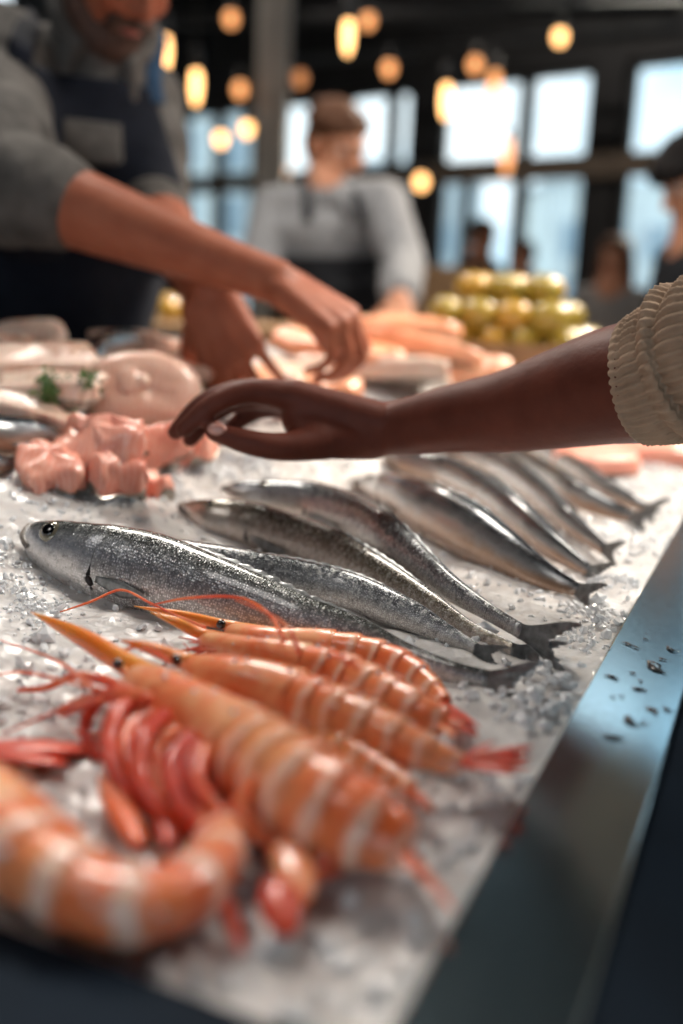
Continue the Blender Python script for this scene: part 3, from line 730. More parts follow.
prawn('biggest orange prawn, centre front, with pale-banded abdomen and black eye', [(128, 682, 19), (146, 692, 26), (170, 703, 31), (215, 730, 36), (265, 765, 45), (310, 795, 48), (352, 818, 44), (386, 835, 35), (410, 846, 24)], (.42, .42, .8), rost=(31, 612),
      tail=[(455, 912, 6), (440, 896, 7), (425, 880, 8)], lift=.010, cfrac=.5, tail_mat='limb', seed=5, leg_len=1.1,
      ants=[[(100, 690, .03), (60, 680, .02), (20, 672, .01), (-10, 676, .006)], [(100, 700, .03), (60, 710, .015), (0, 735, .006)], [(95, 690, .03), (55, 660, .02), (0, 640, .008)]],
      extra=[('pleopod', (285, 838, .015), (305, 905, .01), 20, 'carapace'), ('pleopod', (275, 880, .012), (288, 938, .006), 22, 'red')],
      legpx=[([(140, 700, .03), (118, 712, .03), (108, 745, .022), (122, 785, .014), (150, 815, .006)], 9, 'red'), ([(165, 715, .03), (142, 740, .03), (140, 780, .02), (170, 818, .012), (205, 838, .005)], 10, 'red'),
             ([(190, 735, .03), (170, 765, .026), (180, 805, .018), (215, 842, .01), (236, 868, .005)], 9, 'red'), ([(205, 748, .03), (198, 785, .024), (222, 815, .016), (250, 832, .008)], 8, 'limb'),
             ([(150, 700, .035), (120, 695, .03), (90, 700, .02), (62, 712, .008)], 9, 'limb'), ([(130, 690, .03), (100, 680, .025), (75, 676, .018), (45, 688, .008), (18, 690, .005)], 5, 'limb'), ([(120, 690, .03), (95, 705, .02), (85, 730, .012), (98, 760, .005)], 7, 'red'), ([(152, 710, .028), (128, 732, .024), (132, 775, .016), (165, 800, .01), (180, 835, .004)], 8, 'limb'),
             ([(178, 728, .028), (155, 752, .022), (162, 795, .014), (190, 830, .006)], 7, 'limb'), ([(198, 742, .03), (185, 778, .022), (205, 812, .015), (228, 840, .008)], 7, 'red'), ([(135, 695, .03), (110, 728, .024), (118, 765, .016), (105, 800, .006)], 7, 'limb'),
             ([(255, 780, .03), (240, 810, .022), (262, 838, .014), (290, 850, .006)], 9, 'limb')])
prawn('blurred front prawn curving along the bottom left corner, white-banded', [(-110, 768, 50), (-60, 783, 57), (-10, 820, 60), (40, 862, 56), (90, 895, 51), (140, 905, 47), (185, 890, 41), (213, 860, 33), (220, 832, 24)], (0, -.5, .8), cfrac=.38, center=(95, 800), upmix=.55, shell_mat='shell_banded',
      tail=[(182, 768, 13), (160, 762, 12), (200, 785, 11), (150, 785, 9)], tail_mat='limb', legs=False, eyes=False, lift=.004, seed=6, extra=[('leg', (215, 872, .012), (243, 955, .004), 8, 'red'), ('pleopod', (140, 845, .012), (100, 775, .012), 14, 'shell'), ('pleopod', (170, 845, .01), (150, 780, .01), 12, 'red')])
prawn('prawn at the left frame edge showing only its flat red tail', [(-260, 700, 24), (-200, 712, 28), (-130, 728, 26), (-70, 742, 20), (-25, 750, 13)], DN, tail=[(97, 750, 19), (70, 765, 12)], legs=False, eyes=False, seed=7)

mb = MB(); rnd = random.Random(12)
for p_, r_ in FROST: chunk(mb, p_, r_, rnd)
tag(mb.build('frost_beads', M['crystal'], None, False), 'tiny clear ice beads clinging to the orange prawns', 'ice', kind='stuff')
# ------------------------------------------------------------------ cut fish
def fillet(name, label, cat, px, py, size, yaw, mat, group, seed=0, tilt=0.0, dz=0.0, skin=True, rough=1.0):
    l, w, t_ = size; p = I(px, py, t_ * .4 + dz)
    R = Matrix.Rotation(math.radians(yaw), 3, 'Z') @ Matrix.Rotation(math.radians(tilt), 3, 'Y')
    root = empty(name, p - V((0, 0, t_ * .5)), label, cat, group)
    def shell(k, zlo, zhi, mt, nm):
        mb = MB(); nu, nv = 40, 22; vs = []; fs = []
        for j in range(nv + 1):
            th = -PI / 2 + PI * j / nv
            for i in range(nu):
                a = 2 * PI * i / nu
                sp = lambda x, e: math.copysign(abs(x) ** e, x)
                x = l / 2 * sp(math.cos(th), .45) * sp(math.cos(a), .6) * k; y = w / 2 * sp(math.cos(th), .45) * sp(math.sin(a), .6) * k * (1 - .25 * math.cos(a)); z = t_ / 2 * sp(math.sin(th), .55)
                z = min(max(z, zlo * t_), zhi * t_)
                q = V((x, y, z)); ns = 1.0 / max(.02, w)
                nn = noise.noise(V((x * ns * 1.6 + seed * 3.1, y * ns * 2.2, z * ns + seed))) * .22 * rough + noise.noise(V((x * ns * 5 + seed, y * ns * 6, z * ns * 4))) * .09 * rough
                z2 = z + t_ * .25 * math.sin(y / w * 5 + seed) * rough * .5
                q = V((x * (1 + nn), y * (1 + nn), z2 * (1 + nn)))
                vs.append(p + R @ q)
        for j in range(nv):
            for i in range(nu):
                i2 = (i + 1) % nu; fs.append((j * nu + i, j * nu + i2, (j + 1) * nu + i2, (j + 1) * nu + i))
        mb.add(vs, fs); mb.build(nm, mt, root)
    shell(1.0, -.5, .5, mat, 'flesh')
    if skin: shell(1.02, -.5, -.30, M['skin_edge'], 'skin')
    return root
SG = 'pink salmon chunks beside the parsley'
for lb, px, py, sz, yw, sd, dz, tl in (('large pink salmon chunk lying below the parsley', 90, 464, (.088, .058, .044), -20, 1, .0, 6), ('rough salmon lump at the left end of the salmon pile', 52, 470, (.055, .05, .032), 25, 7, .0, -8), ('upper salmon lump lying across the large salmon chunk', 108, 442, (.075, .038, .028), -8, 8, .026, 5), ('salmon lump at the front of the large chunk, half covered by ice', 112, 482, (.05, .042, .036), 35, 9, .0, 8), ('pink salmon piece leaning behind the large chunk', 152, 452, (.07, .05, .04), 20, 2, .008, -6),
                               ('small pink salmon piece at the fingertips of the reaching hand', 200, 448, (.045, .04, .042), 60, 3, .006, -12), ('small wet salmon scrap in front, left of its twin', 125, 488, (.042, .03, .026), 10, 4, .0, 0),
                               ('small wet salmon scrap in front, right of its twin', 158, 484, (.026, .028, .026), 70, 5, .0, 0)):
    fillet('salmon_chunk', lb, 'fish fillet', px, py, sz, yw, M['salmon'], SG, sd, tl, dz, rough=2.3)
PG = 'pale fish fillets piled at the left back of the counter'
for lb, px, py, sz, yw, mt, sd, dz in (('pale pink fillet nearest the left edge, above the black fish', 15, 412, (.13, .06, .03), -5, 'pale', 11, .0), ('pale fillet with cream top piled at left, middle of the stack', 45, 388, (.13, .06, .03), -12, 'white_flesh', 12, .012),
                               ('broad pinkish fillet at left under the dark apron', 40, 362, (.15, .07, .034), 5, 'pale', 13, .012), ('small cream fillet on top at left, touching the apron', 38, 336, (.08, .05, .03), -10, 'white_flesh', 14, .022),
                               ('pale fillet behind the round steak, below the rolled sleeve arm', 140, 345, (.14, .05, .028), -14, 'pale', 15, .012), ('long pink fillet behind the steak, left of the gripping hand', 175, 372, (.13, .06, .03), -16, 'steak', 16, .01),
                               ('cream fillet at far left edge behind the broad fillet', -20, 345, (.12, .06, .03), 0, 'pale', 17, .012)):
    fillet('fish_fillet', lb, 'fish fillet', px, py, (sz[0], sz[1] * 1.3, sz[2] * .9), yw, M[mt], PG, sd, (sd * 37) % 17 - 8, dz, rough=1.9)
OG = 'orange salmon fillets heaped at the middle of the counter'
for lb, px, py, sz, yw, mt, sd, dz in (('orange salmon fillet under the gripping hand', 340, 352, (.20, .09, .035), -25, 'orange_salmon', 21, .01), ('pale salmon fillet just above the reaching wrist', 375, 372, (.22, .09, .035), -10, 'white_flesh', 22, .0),
                               ('orange salmon fillet right of the gripping hand', 425, 350, (.20, .10, .04), -20, 'orange_salmon', 23, .01), ('salmon fillet at the back of the heap toward the lemons', 400, 328, (.20, .10, .04), 10, 'orange_salmon', 24, .03),
                               ('white-edged salmon fillet left of the gripping hand', 265, 372, (.16, .08, .03), -15, 'white_flesh', 25, .0), ('orange salmon tail piece at the right of the heap', 465, 372, (.15, .08, .04), -30, 'orange_salmon', 26, .0),
                               ('pink salmon fillet low behind the brown knuckles', 300, 385, (.16, .08, .03), 0, 'orange_salmon', 27, .0)):
    fillet('salmon_fillet', lb, 'fish fillet', px, py, sz, yw, M[mt], OG, sd, (sd * 37) % 15 - 5, dz, rough=1.6)
for lb, px, py, sz, yw, sd in (('pink fish piece on bright ice below the knit cuff', 600, 462, (.12, .08, .035), 20, 31), ('pink fish piece at the far right by the steel rim', 655, 452, (.13, .08, .035), -10, 32), ('pale pink piece behind the row of dark fish tails', 560, 440, (.14, .08, .03), 0, 33)):
    fillet('fish_piece', lb, 'fish fillet', px, py, sz, yw, M['salmon'], 'pink fish pieces at the right of the ice', sd, 0, .004)
# round steak
def steak(label, px, py, r, th, face, seed):
    p = I(px, py, r * .75); n_ = V(face).normalized(); X = V((0, 0, 1)).cross(n_).normalized(); Y = n_.cross(X)
    root = empty('fish_steak', p - V((0, 0, r * .8)), label, 'fish steak')
    def disc(k, z0, z1, mt, nm, inner=0.0):
        mb = MB(); nr = 48; rings = []
        prof = [(k * .0, z1 * .8), (k * .35, z1), (k * .75, z1 * 1.02), (k * .96, z1 * .8), (k, z1 * .4), (k, z0 * .4), (k * .96, z0 * .8), (k * .6, z0), (0.0, z0)]
        vs = []; fs = []
        for a_, z in prof:
            for i in range(nr):
                a = 2 * PI * i / nr; rr = a_ * r * (1 + .10 * math.cos(a * 2) + .05 * noise.noise(V((math.cos(a) * 2, math.sin(a) * 2, seed))))
                rr *= 1 - .16 * max(0, -math.sin(a)) ** 6
                vs.append(p + X * (rr * math.cos(a) * 1.05) + Y * (rr * math.sin(a) * .86) + n_ * (z + .004 * noise.noise(V((a_ * 3, a, seed)))))
        for j in range(len(prof) - 1):
            for i in range(nr):
                i2 = (i + 1) % nr; fs.append((j * nr + i, (j + 1) * nr + i, (j + 1) * nr + i2, j * nr + i2))
        mb.add(vs, fs); return mb.build(nm, mt, root)
    disc(1, -th / 2, th / 2, M['steak'], 'flesh'); disc(1.03, -th * .46, th * .40, M['pale'], 'skin')
    mb = MB(); ell(mb, p + n_ * th * .5 - X * r * .05 + Y * r * .1, (r * .14, r * .14, .006), Matrix((X, Y, n_)).transposed()); mb.build('bone', M['white_flesh'], root)
    mb = MB(); ell(mb, p + n_ * th * .47 - X * r * .3 + Y * r * .1, (r * .26, r * .30, .006), Matrix((X, Y, n_)).transposed()); mb.build('dark_muscle', M['steak'], root)
    return root
steak('round pale pink fish steak standing on edge beside the parsley', 142, 392, .056, .042, (.35, -.85, .45), 3)
# parsley
pc = I(68, 431, .0); root = empty('parsley_sprig', pc, 'small dark green parsley sprig on the ice', 'herb'); rn = random.Random(3)
for k in range(9):
    a = rn.uniform(0, 2 * PI); tip = pc + V((math.cos(a) * .022, math.sin(a) * .018, rn.uniform(.022, .056)))
    mb = MB(); tube(mb, [pc, (pc + tip) / 2 + V((0, 0, .004)), tip], [.0012, .001, .0007], 6, 10); st = mb.build('stem', M['stem'], root)
    mb = MB()
    for j in range(26):
        c = tip + V((rn.gauss(0, .006), rn.gauss(0, .006), rn.gauss(0, .005))); d_ = V((rn.uniform(-1, 1), rn.uniform(-1, 1), rn.uniform(-.2, 1))).normalized()
        s_ = d_.orthogonal().normalized(); L_ = rn.uniform(.005, .009)
        pts = [c, c + d_ * L_ * .4 + s_ * L_ * .35, c + d_ * L_ * .6 + s_ * L_ * .12, c + d_ * L_, c + d_ * L_ * .6 - s_ * L_ * .12, c + d_ * L_ * .4 - s_ * L_ * .35]
        up_ = d_.cross(s_) * .0006; m_ = len(pts)
        mb.add([q + up_ for q in pts] + [q - up_ for q in pts], [tuple(range(m_)), tuple(range(2 * m_ - 1, m_ - 1, -1))] + [(i, (i + 1) % m_, m_ + (i + 1) % m_, m_ + i) for i in range(m_)])
    mb.build('leaves', M['leaf'], root)
# wet flakes on the rim
rn = random.Random(9)
FLK = [(628, 645, 8), (656, 668, 18, 'largest dark wet flake lying on the blue-grey rim'), (632, 722, 14, 'thick curled dark wet flake in the lower middle of the rim'), (614, 738, 12, 'dark smeared flake lowest of those on the rim'), (640, 690, 9), (652, 711, 10), (612, 678, 9), (636, 648, 6), (672, 650, 10), (664, 660, 6), (622, 697, 4), (613, 698, 4), (640, 682, 5), (608, 648, 5), (668, 710, 8), (645, 724, 6), (646, 640, 4), (633, 674, 5)]
for k, fl in enumerate(FLK):
    p = P(fl[0], fl[1], RZ); L_ = fl[2] * depth(p) / F * .95; mb = MB(); a = math.radians(-50 + rn.uniform(-25, 25)); d_ = V((math.cos(a), math.sin(a), 0)); s_ = V((-d_.y, d_.x, 0))
    pts = [p + d_ * (L_ * (t_ - .5) * 2) + s_ * (L_ * .25 * math.sin(t_ * 5 + k)) + V((0, 0, .0009)) for t_ in (0, .3, .6, 1)]
    tube(mb, pts, [L_ * .08, L_ * rn.uniform(.25, .42), L_ * .3, L_ * .05], 8, 14, flat=.28)
    o = mb.build('wet_flake', M['pupil'], None, True, p)
    tag(o, fl[3] if len(fl) > 3 else 'small dark wet flake stuck to the blue-grey steel rim', 'flake', 'wet flakes on the steel rim')
#PEOPLE
def ax3(fwd, up):
    f = V(fwd).normalized(); s = f.cross(V(up)).normalized(); u = s.cross(f)
    return Matrix((s, f, u)).transposed(), s, f, u
def head_skin(mb, c, fwd, up, k=1.0, neck=None):
    R, s, f, u = ax3(fwd, up); e = lambda o, r: ell(mb, c + (s * o[0] + f * o[1] + u * o[2]) * k, [x * k for x in r], R, 20, 14)
    at = lambda x, y, z: c + (s * x + f * y + u * z) * k
    e((0, -.012, .03), (.073, .092, .083)); e((0, .03, -.035), (.056, .058, .074)); e((0, .052, -.088), (.030, .028, .024))
    for g in (1, -1):
        e((g * .034, .055, -.022), (.026, .026, .026)); e((g * .074, -.005, -.005), (.009, .019, .031)); e((g * .036, .012, -.07), (.022, .035, .022))
        cap(mb, at(g * .01, .082, .030), at(g * .042, .072, .030), .009 * k, .008 * k)
        cap(mb, at(g * .010, .094, -.022), at(g * .010, .094, -.024), .009 * k, .008 * k)
    cap(mb, at(0, .080, .022), at(0, .104, -.018), .008 * k, .0115 * k)
    cap(mb, at(-.018, .078, -.052), at(.018, .078, -.052), .009 * k, .009 * k); cap(mb, at(-.015, .077, -.064), at(.015, .077, -.064), .009 * k, .009 * k)
    if neck is not None: cap(mb, at(0, -.03, -.04), neck, .056 * k, .062 * k)
def head_parts(root, c, fwd, up, hair_mat, k=1.0, style='short', beard=None, vox=.006):
    R, s, f, u = ax3(fwd, up); at = lambda x, y, z: c + (s * x + f * y + u * z) * k
    for g in (1, -1):
        mb = MB(); ell(mb, at(g * .032, .0705, .012), (.0115 * k,) * 3, R); e = mb.build('eye', M['eye_white'], root)
        mb = MB(); ell(mb, at(g * .032, .0778, .011), (.006 * k, .0045 * k, .006 * k), R); mb.build('pupil', M['pupil'], e)
    mb = MB(); tube(mb, [at(-.022, .081, -.057), at(0, .089, -.055), at(.022, .081, -.057)], [.003 * k, .007 * k, .003 * k], 8, 12); mb.build('lips', M['lips'], root)
    mb = MB(); e = lambda o, r: ell(mb, at(*o), [x * k for x in r], R, 20, 14); rn = random.Random(4)
    e((0, -.022, .048), (.080, .094, .076)); e((0, -.05, .0), (.073, .066, .08))
    for i in range(40):
        a = rn.uniform(0, 2 * PI); h = rn.uniform(.055, .105); rr = .078 * math.sqrt(max(0.05, 1 - ((h - .03) / .1) ** 2))
        e((rr * math.cos(a), -.018 + rr * 1.1 * math.sin(a), h), (.018, .02, .012))
    if style == 'fringe':
        e((0, .062, .072), (.062, .048, .036)); e((.03, .07, .06), (.04, .04, .035)); e((-.03, .07, .06), (.04, .04, .035)); e((0, .0, .09), (.078, .09, .05))
    if style == 'long':
        for g in (1, -1):
            chain(mb, [at(g * .066, -.01, .05), at(g * .082, .0, -.05), at(g * .085, .01, -.16), at(g * .08, .035, -.24)], [.03 * k, .032 * k, .034 * k, .02 * k])
        chain(mb, [at(0, -.08, .02), at(0, -.085, -.1), at(0, -.08, -.22)], [.06 * k, .07 * k, .05 * k])
    remesh(mb, 'hair', vox, hair_mat, root, 2)
    if beard:  # beard, spread wider over jaw and cheeks to stand in for face shade
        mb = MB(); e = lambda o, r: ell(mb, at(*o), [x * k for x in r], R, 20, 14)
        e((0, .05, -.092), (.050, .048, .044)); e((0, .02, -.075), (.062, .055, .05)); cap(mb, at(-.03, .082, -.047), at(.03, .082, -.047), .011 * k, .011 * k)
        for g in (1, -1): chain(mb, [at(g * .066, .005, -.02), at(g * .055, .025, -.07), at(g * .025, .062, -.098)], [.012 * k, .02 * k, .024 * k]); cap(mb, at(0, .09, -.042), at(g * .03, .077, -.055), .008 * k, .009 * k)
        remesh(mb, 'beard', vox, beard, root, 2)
def hand_skin(mb, wrist, fwd, back, thumb_sign, k=1.0, curls=((.5, .7, .4),) * 4, spread=.08, thumb=(.7, .8, -.3)):
    """fwd: along the hand, back: normal of the back of the hand; thumb on thumb_sign * side"""
    x = V(fwd).normalized(); z = (V(back) - x * V(back).dot(x)).normalized(); y = z.cross(x) * thumb_sign
    w = V(wrist); tips = []
    kn = [w + (x * a + y * b + z * c_) * k for a, b, c_ in ((.088, .030, .002), (.092, .010, .005), (.088, -.011, .003), (.080, -.030, -.002))]
    for j, q in enumerate(kn): cap(mb, w + y * (.018 - .012 * j) * k + x * .012 * k, q, .018 * k, .0125 * k)
    for j in range(3): cap(mb, (w * .45 + kn[j] * .55), (w * .45 + kn[j + 1] * .55), .015 * k, .015 * k)
    Ls = ((.043, .027, .022), (.047, .030, .023), (.043, .028, .022), (.034, .021, .019)); Rs = (.0092, .0096, .009, .0078)
    for j in range(4):
        p = kn[j]; ang = 0; d0 = (x + y * spread * (1.5 - j)).normalized()
        for b in range(3):
            ang += curls[j][b]; d_ = d0 * math.cos(ang) - z * math.sin(ang); q = p + d_ * Ls[j][b] * k
            cap(mb, p, q, (Rs[j] - .0008 * b) * k, (Rs[j] - .0008 * (b + 1)) * k); p = q
        tips.append(p)
    b0 = w + (x * .022 + y * .022 - z * .006) * k; d_ = (x * thumb[0] + y * thumb[1] + z * thumb[2]).normalized()
    b1 = b0 + d_ * .042 * k; d2 = (d_ + x * .5 - z * .1).normalized(); b2 = b1 + d2 * .034 * k; b3 = b2 + (d2 + x * .35).normalized() * .026 * k
    cap(mb, b0, b1, .017 * k, .012 * k); cap(mb, b1, b2, .0115 * k, .0105 * k); cap(mb, b2, b3, .0105 * k, .0085 * k)
    return tips
def torso_cs(pts):   # pts: (centre, rx, ry)
    q = catmull([(*p, a, b) for p, a, b in pts], 30); return [V(x[:3]) for x in q], [x[3] for x in q], [x[4] for x in q]
def torso_shell(mb, pts, front, off=0.0):
    cs, rx, ry = torso_cs(pts); fr = frames(cs, [V(front)] * len(cs))
    sweep(mb, cs, [r + off for r in ry], [r + off for r in rx], fr, 40)
    return cs, rx, ry, fr
def patch(name, pts, front, t0, t1, a0, a1, off, thick, mat, parent, flare=0.0):
    """curved cloth panel lying over the torso; angles from the front"""
    cs, rx, ry = torso_cs(pts); fr = frames(cs, [V(front)] * len(cs)); n = len(cs); mb = MB(); vs = []; fs = []; ni, nj = 26, 26
    for lay in (0, 1):
        for i in range(ni):
            t_ = t0 + (t1 - t0) * i / (ni - 1); x = t_ * (n - 1); k = min(n - 2, int(x)); w = x - k
            c = cs[k].lerp(cs[k + 1], w); T, N, B = fr[k]; a_, b_ = ry[k] * (1 - w) + ry[k + 1] * w, rx[k] * (1 - w) + rx[k + 1] * w
            for j in range(nj):
                a = math.radians(a0 + (a1 - a0) * j / (nj - 1)); o = off + thick * lay + flare * (1 - t_) + .004 * math.sin(a * 9 + t_ * 7)
                vs.append(c + N * (a_ + o) * math.cos(a) + B * (b_ + o) * math.sin(a))
    m_ = ni * nj
    for i in range(ni - 1):
        for j in range(nj - 1):
            q = (i * nj + j, i * nj + j + 1, (i + 1) * nj + j + 1, (i + 1) * nj + j)
            fs.append(q); fs.append(tuple(m_ + k for k in q[::-1]))
    bd = [j for j in range(nj)] + [i * nj + nj - 1 for i in range(1, ni)] + [(ni - 1) * nj + j for j in range(nj - 2, -1, -1)] + [i * nj for i in range(ni - 2, 0, -1)]
    for k in range(len(bd)):
        a, b = bd[k], bd[(k + 1) % len(bd)]; fs.append((b, a, m_ + a, m_ + b))
    mb.add(vs, fs); o = mb.build(name, mat, parent); return o
def legs_of(mb, pel, side, fwd, r=(.085, .055, .042), foot=True):
    for g in (1, -1):
        hip = pel + side * (.09 * g) - V((0, 0, .06)); ank = V((hip.x, hip.y, .08)) + side * (.03 * g); kn = (hip + ank) / 2 + fwd * .03
        chain(mb, [hip, kn, ank], list(r))
def shoes(root, pel, side, fwd):
    for g in (1, -1):
        a = V((pel.x, pel.y, 0)) + side * (.12 * g); mb = MB(); cap(mb, a + V((0, 0, .05)) - fwd * .05, a + fwd * .14 + V((0, 0, .035)), .046, .034)
        cap(mb, a + V((0, 0, .06)), a + V((0, 0, .11)), .045, .05); remesh(mb, 'shoe', .008, M['leather'], root, 2)
hz = lambda v: V((v.x, v.y, 0)).normalized()

# ---- customer with the reaching arm
el_ = D(748, 338, .69); sh = V((.485, .79, 1.33)); pel = UVW(-.40, .70, .93); pel.z = .93
neck = V((pel.x, pel.y, 1.43)) + UU * .04; hc = neck + UU * .05 + V((0, 0, .14))
cust = empty('person', V((pel.x, pel.y, 0)), 'person in beige knit sweater at the right edge, brown arm reaching over the fish', 'person')
hfwd, hup = UU + V((0, 0, -.45)), V((0, 0, 1)) + UU * .3
sh2 = neck * 2 - sh + V((0, 0, -.16)); chest = neck.lerp(pel, .30); belly = neck.lerp(pel, .65)
mb = MB(); head_skin(mb, hc, hfwd, hup, 1.0, neck)
fa = [(655, 378, .745, 64), (612, 386, .768, 59), (560, 399, .797, 50.5), (510, 411, .823, 42), (450, 419, .858, 34), (405, 427, .885, 28.5), (374, 430, .903, 25.5)]
q = catmull([(*D(a, b, c), r * c / F) for a, b, c, r in [(748, 338, .69, 66)] + fa], 28)
for i in range(27): cap(mb, q[i][:3], q[i + 1][:3], q[i][3], q[i + 1][3], 4, 24)
chain(mb, [el_, sh, neck], [.048, .055, .055]); cap(mb, neck, chest, .06, .10); cap(mb, chest, belly, .10, .10); cap(mb, belly, pel, .10, .10)
HK = .95
hp = lambda px, py, d: D(px, py, d * HK)
def finger(mb, pts, rs):
    q = catmull([(*hp(*p), r) for p, r in zip(pts, [x * HK for x in rs])], 14)
    for i in range(13): cap(mb, q[i][:3], q[i + 1][:3], q[i][3], q[i + 1][3], 4, 16)
mcp = [(292, 397, .925), (295, 396, .945), (302, 402, .965), (312, 412, .980)]
for j, m_ in enumerate(mcp):
    cap(mb, hp(385, 425 + 2 * j, .935 + .009 * j), hp(*m_), .0205, .0155, 6, 18)
    cap(mb, hp(335, 418 + 3 * j, .932 + .012 * j), hp(*m_), .019, .0145, 6, 18)
cap(mb, hp(372, 440, .938), hp(318, 438, .925), .0185, .019); cap(mb, hp(318, 438, .925), hp(300, 420, .93), .019, .017); cap(mb, hp(345, 435, .95), hp(310, 425, .945), .022, .02)
finger(mb, [(292, 397, .925), (248, 392, .913), (214, 404, .905), (184, 429, .905)], [.0148, .0118, .0108, .0085])
finger(mb, [(295, 396, .945), (245, 391, .945), (205, 403, .94), (176, 432, .935)], [.015, .012, .0108, .0085])
finger(mb, [(302, 402, .965), (250, 398, .970), (214, 412, .968), (190, 440, .96)], [.014, .0115, .0102, .008])
finger(mb, [(312, 412, .980), (268, 408, .99), (240, 420, .99), (222, 440, .985)], [.0125, .0100, .009, .0072])
finger(mb, [(322, 442, .922), (282, 447, .905), (248, 442, .898), (214, 432, .90)], [.0175, .0135, .0118, .0088])
e2 = sh2 + V((.10, -.06, -.27)); w2 = e2 + UU * .1 + V((0, 0, -.22)); chain(mb, [sh2, e2, w2], [.05, .04, .028]); hand_skin(mb, w2, V((0, 0, -1)), -VV, 1)
legs_of(mb, pel, VV, UU, (.08, .055, .042))
remesh(mb, 'body', .0032, M['skin_brown'], cust, 6)
mb = MB(); ell(mb, hp(217, 429, .8915), (.0085, .003, .0055), ax3(V((0, -1, .25)), V((0, 0, 1)))[0]); mb.build('thumbnail', M['nail'], cust)
head_parts(cust, hc, hfwd, hup, M['hair_black'], 1.0, 'long')
sl = catmull([(*D(638, 381, .754), 61.5 * .754 / F), (*D(658, 377, .743), 68 * .746 / F), (*D(695, 364, .72), 77 * .72 / F), (*D(748, 338, .69), 83 * .69 / F), (*el_.lerp(sh, .5), .070), (*sh, .08)], 260)
cs = [V(x[:3]) for x in sl]; rr = [x[3] for x in sl]; fr = frames(cs, [V((0, .2, 1))] * len(cs))
arc = [0]
for a, b in zip(cs, cs[1:]): arc.append(arc[-1] + (b - a).length)
def knit(s, a):
    x = arc[int(round(s * 259))] * 1000      # mm from the cuff edge
    g = lambda c, w: math.exp(-((x - c) / w) ** 2)
    fold = .03 * g(3, 3) + .10 * g(44, 7) - .05 * g(33, 4) - .05 * g(55, 4) + .07 * g(72, 9) - .04 * g(88, 5) + .05 * g(110, 14)
    ph = 0 if x < 36 else (.9 if x < 58 else .3)
    rib = (.026 if x > 4 else .01) * math.cos(a * 44 + ph) * (1 + .35 * math.sin(x * 1.6))
    return 1 + fold * (1 + .3 * math.sin(a * 2 + 1)) + rib + .012 * math.sin(a * 3 + x * .05)
mb = MB(); sweep(mb, cs, rr, rr, fr, 352, knit, caps=False); mb.build('sleeve', M['knit'], cust)
mb = MB(); chain(mb, [sh, neck + V((0, 0, -.04)), sh2], [.088, .10, .088]); cap(mb, neck + V((0, 0, -.06)), chest, .11, .15); cap(mb, chest, belly, .15, .145); cap(mb, belly, pel, .145, .15)
chain(mb, [sh2, e2, e2.lerp(w2, .85)], [.08, .062, .05]); cap(mb, sh, sh.lerp(el_, .25), .09, .087)
remesh(mb, 'sweater', .010, M['knit'], cust, 4)
mb = MB(); cap(mb, pel + V((0, 0, .02)), pel - V((0, 0, .08)), .14, .135); legs_of(mb, pel, VV, UU, (.10, .075, .06)); remesh(mb, 'trousers', .012, M['denim'], cust, 3); shoes(cust, pel, VV, UU)

# ---- fishmonger at the left
wc = D(120, -44, 1.42); wf, wu = V((.52, -.46, -.70)), V((.45, -.45, .8))
sR, eR, wR = D(-12, 62, 1.46), D(10, 184, 1.27), D(276, 282, 1.20)
sL, eL, wL = D(138, 104, 1.62), D(150, 208, 1.52), D(206, 292, 1.27)
nk = sR.lerp(sL, .62) + V((0.02, -.03, .03)); pv = UVW(1.10, uv_of(D(50, 330, 1.66))[1], .98)
wk = empty('person', V((pv.x, pv.y, 0)), 'fishmonger in grey shirt with rolled sleeves and navy apron leaning in at the left', 'person')
mid = nk.lerp(pv, .45)
wfr = hz(V((.42, -.9, 0))); wsd = hz(sR - sL)
mb = MB(); head_skin(mb, wc, wf, wu, 1.0, nk + V((0, 0, .02)))
chain(mb, [sR, eR], [.058, .047]); chain(mb, [sL, eL], [.058, .046]); cap(mb, sR, sL, .07, .07)
q = catmull([(*eR, .047), (*eR.lerp(wR, .22), .050), (*eR.lerp(wR, .55), .041), (*eR.lerp(wR, .85), .030), (*wR, .0275)], 14)
for i in range(13): cap(mb, q[i][:3], q[i + 1][:3], q[i][3], q[i + 1][3], 4, 20)
q = catmull([(*eL, .045), (*eL.lerp(wL, .3), .046), (*eL.lerp(wL, .7), .034), (*wL, .027)], 12)
for i in range(11): cap(mb, q[i][:3], q[i + 1][:3], q[i][3], q[i + 1][3], 4, 20)
cap(mb, nk - V((0, 0, .06)), mid, .06, .10); cap(mb, mid, pv, .10, .10)
hand_skin(mb, wR, V((.66, -.1, -.36)), V((.30, -.35, .85)), -1 if False else 1, 1.06, ((.7, .9, .5), (.8, 1.0, .5), (.85, 1.0, .5), (.9, 1.0, .5)), .05, (.75, .35, -.75))
hand_skin(mb, wL, V((.38, -.30, -.80)), V((-.25, -.80, .3)), -1, 1.12, ((.25, .45, .3), (.3, .5, .3), (.35, .5, .3), (.4, .55, .3)), .14, (.6, .7, -.4))
legs_of(mb, pv, wsd, wfr); remesh(mb, 'body', .0045, M['skin_tan'], wk, 5)
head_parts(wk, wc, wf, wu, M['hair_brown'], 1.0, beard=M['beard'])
TP = [(pv - V((0, 0, .10)), .165, .12), (pv + V((0, 0, .05)), .165, .125), (mid, .165, .125), (nk.lerp(mid, .45), .185, .125), (nk - V((0, 0, .03)), .11, .085)]
mb = MB(); torso_shell(mb, TP, wfr); chain(mb, [sR, nk - V((0, 0, .05)), sL], [.078, .08, .076])
rn = random.Random(2)
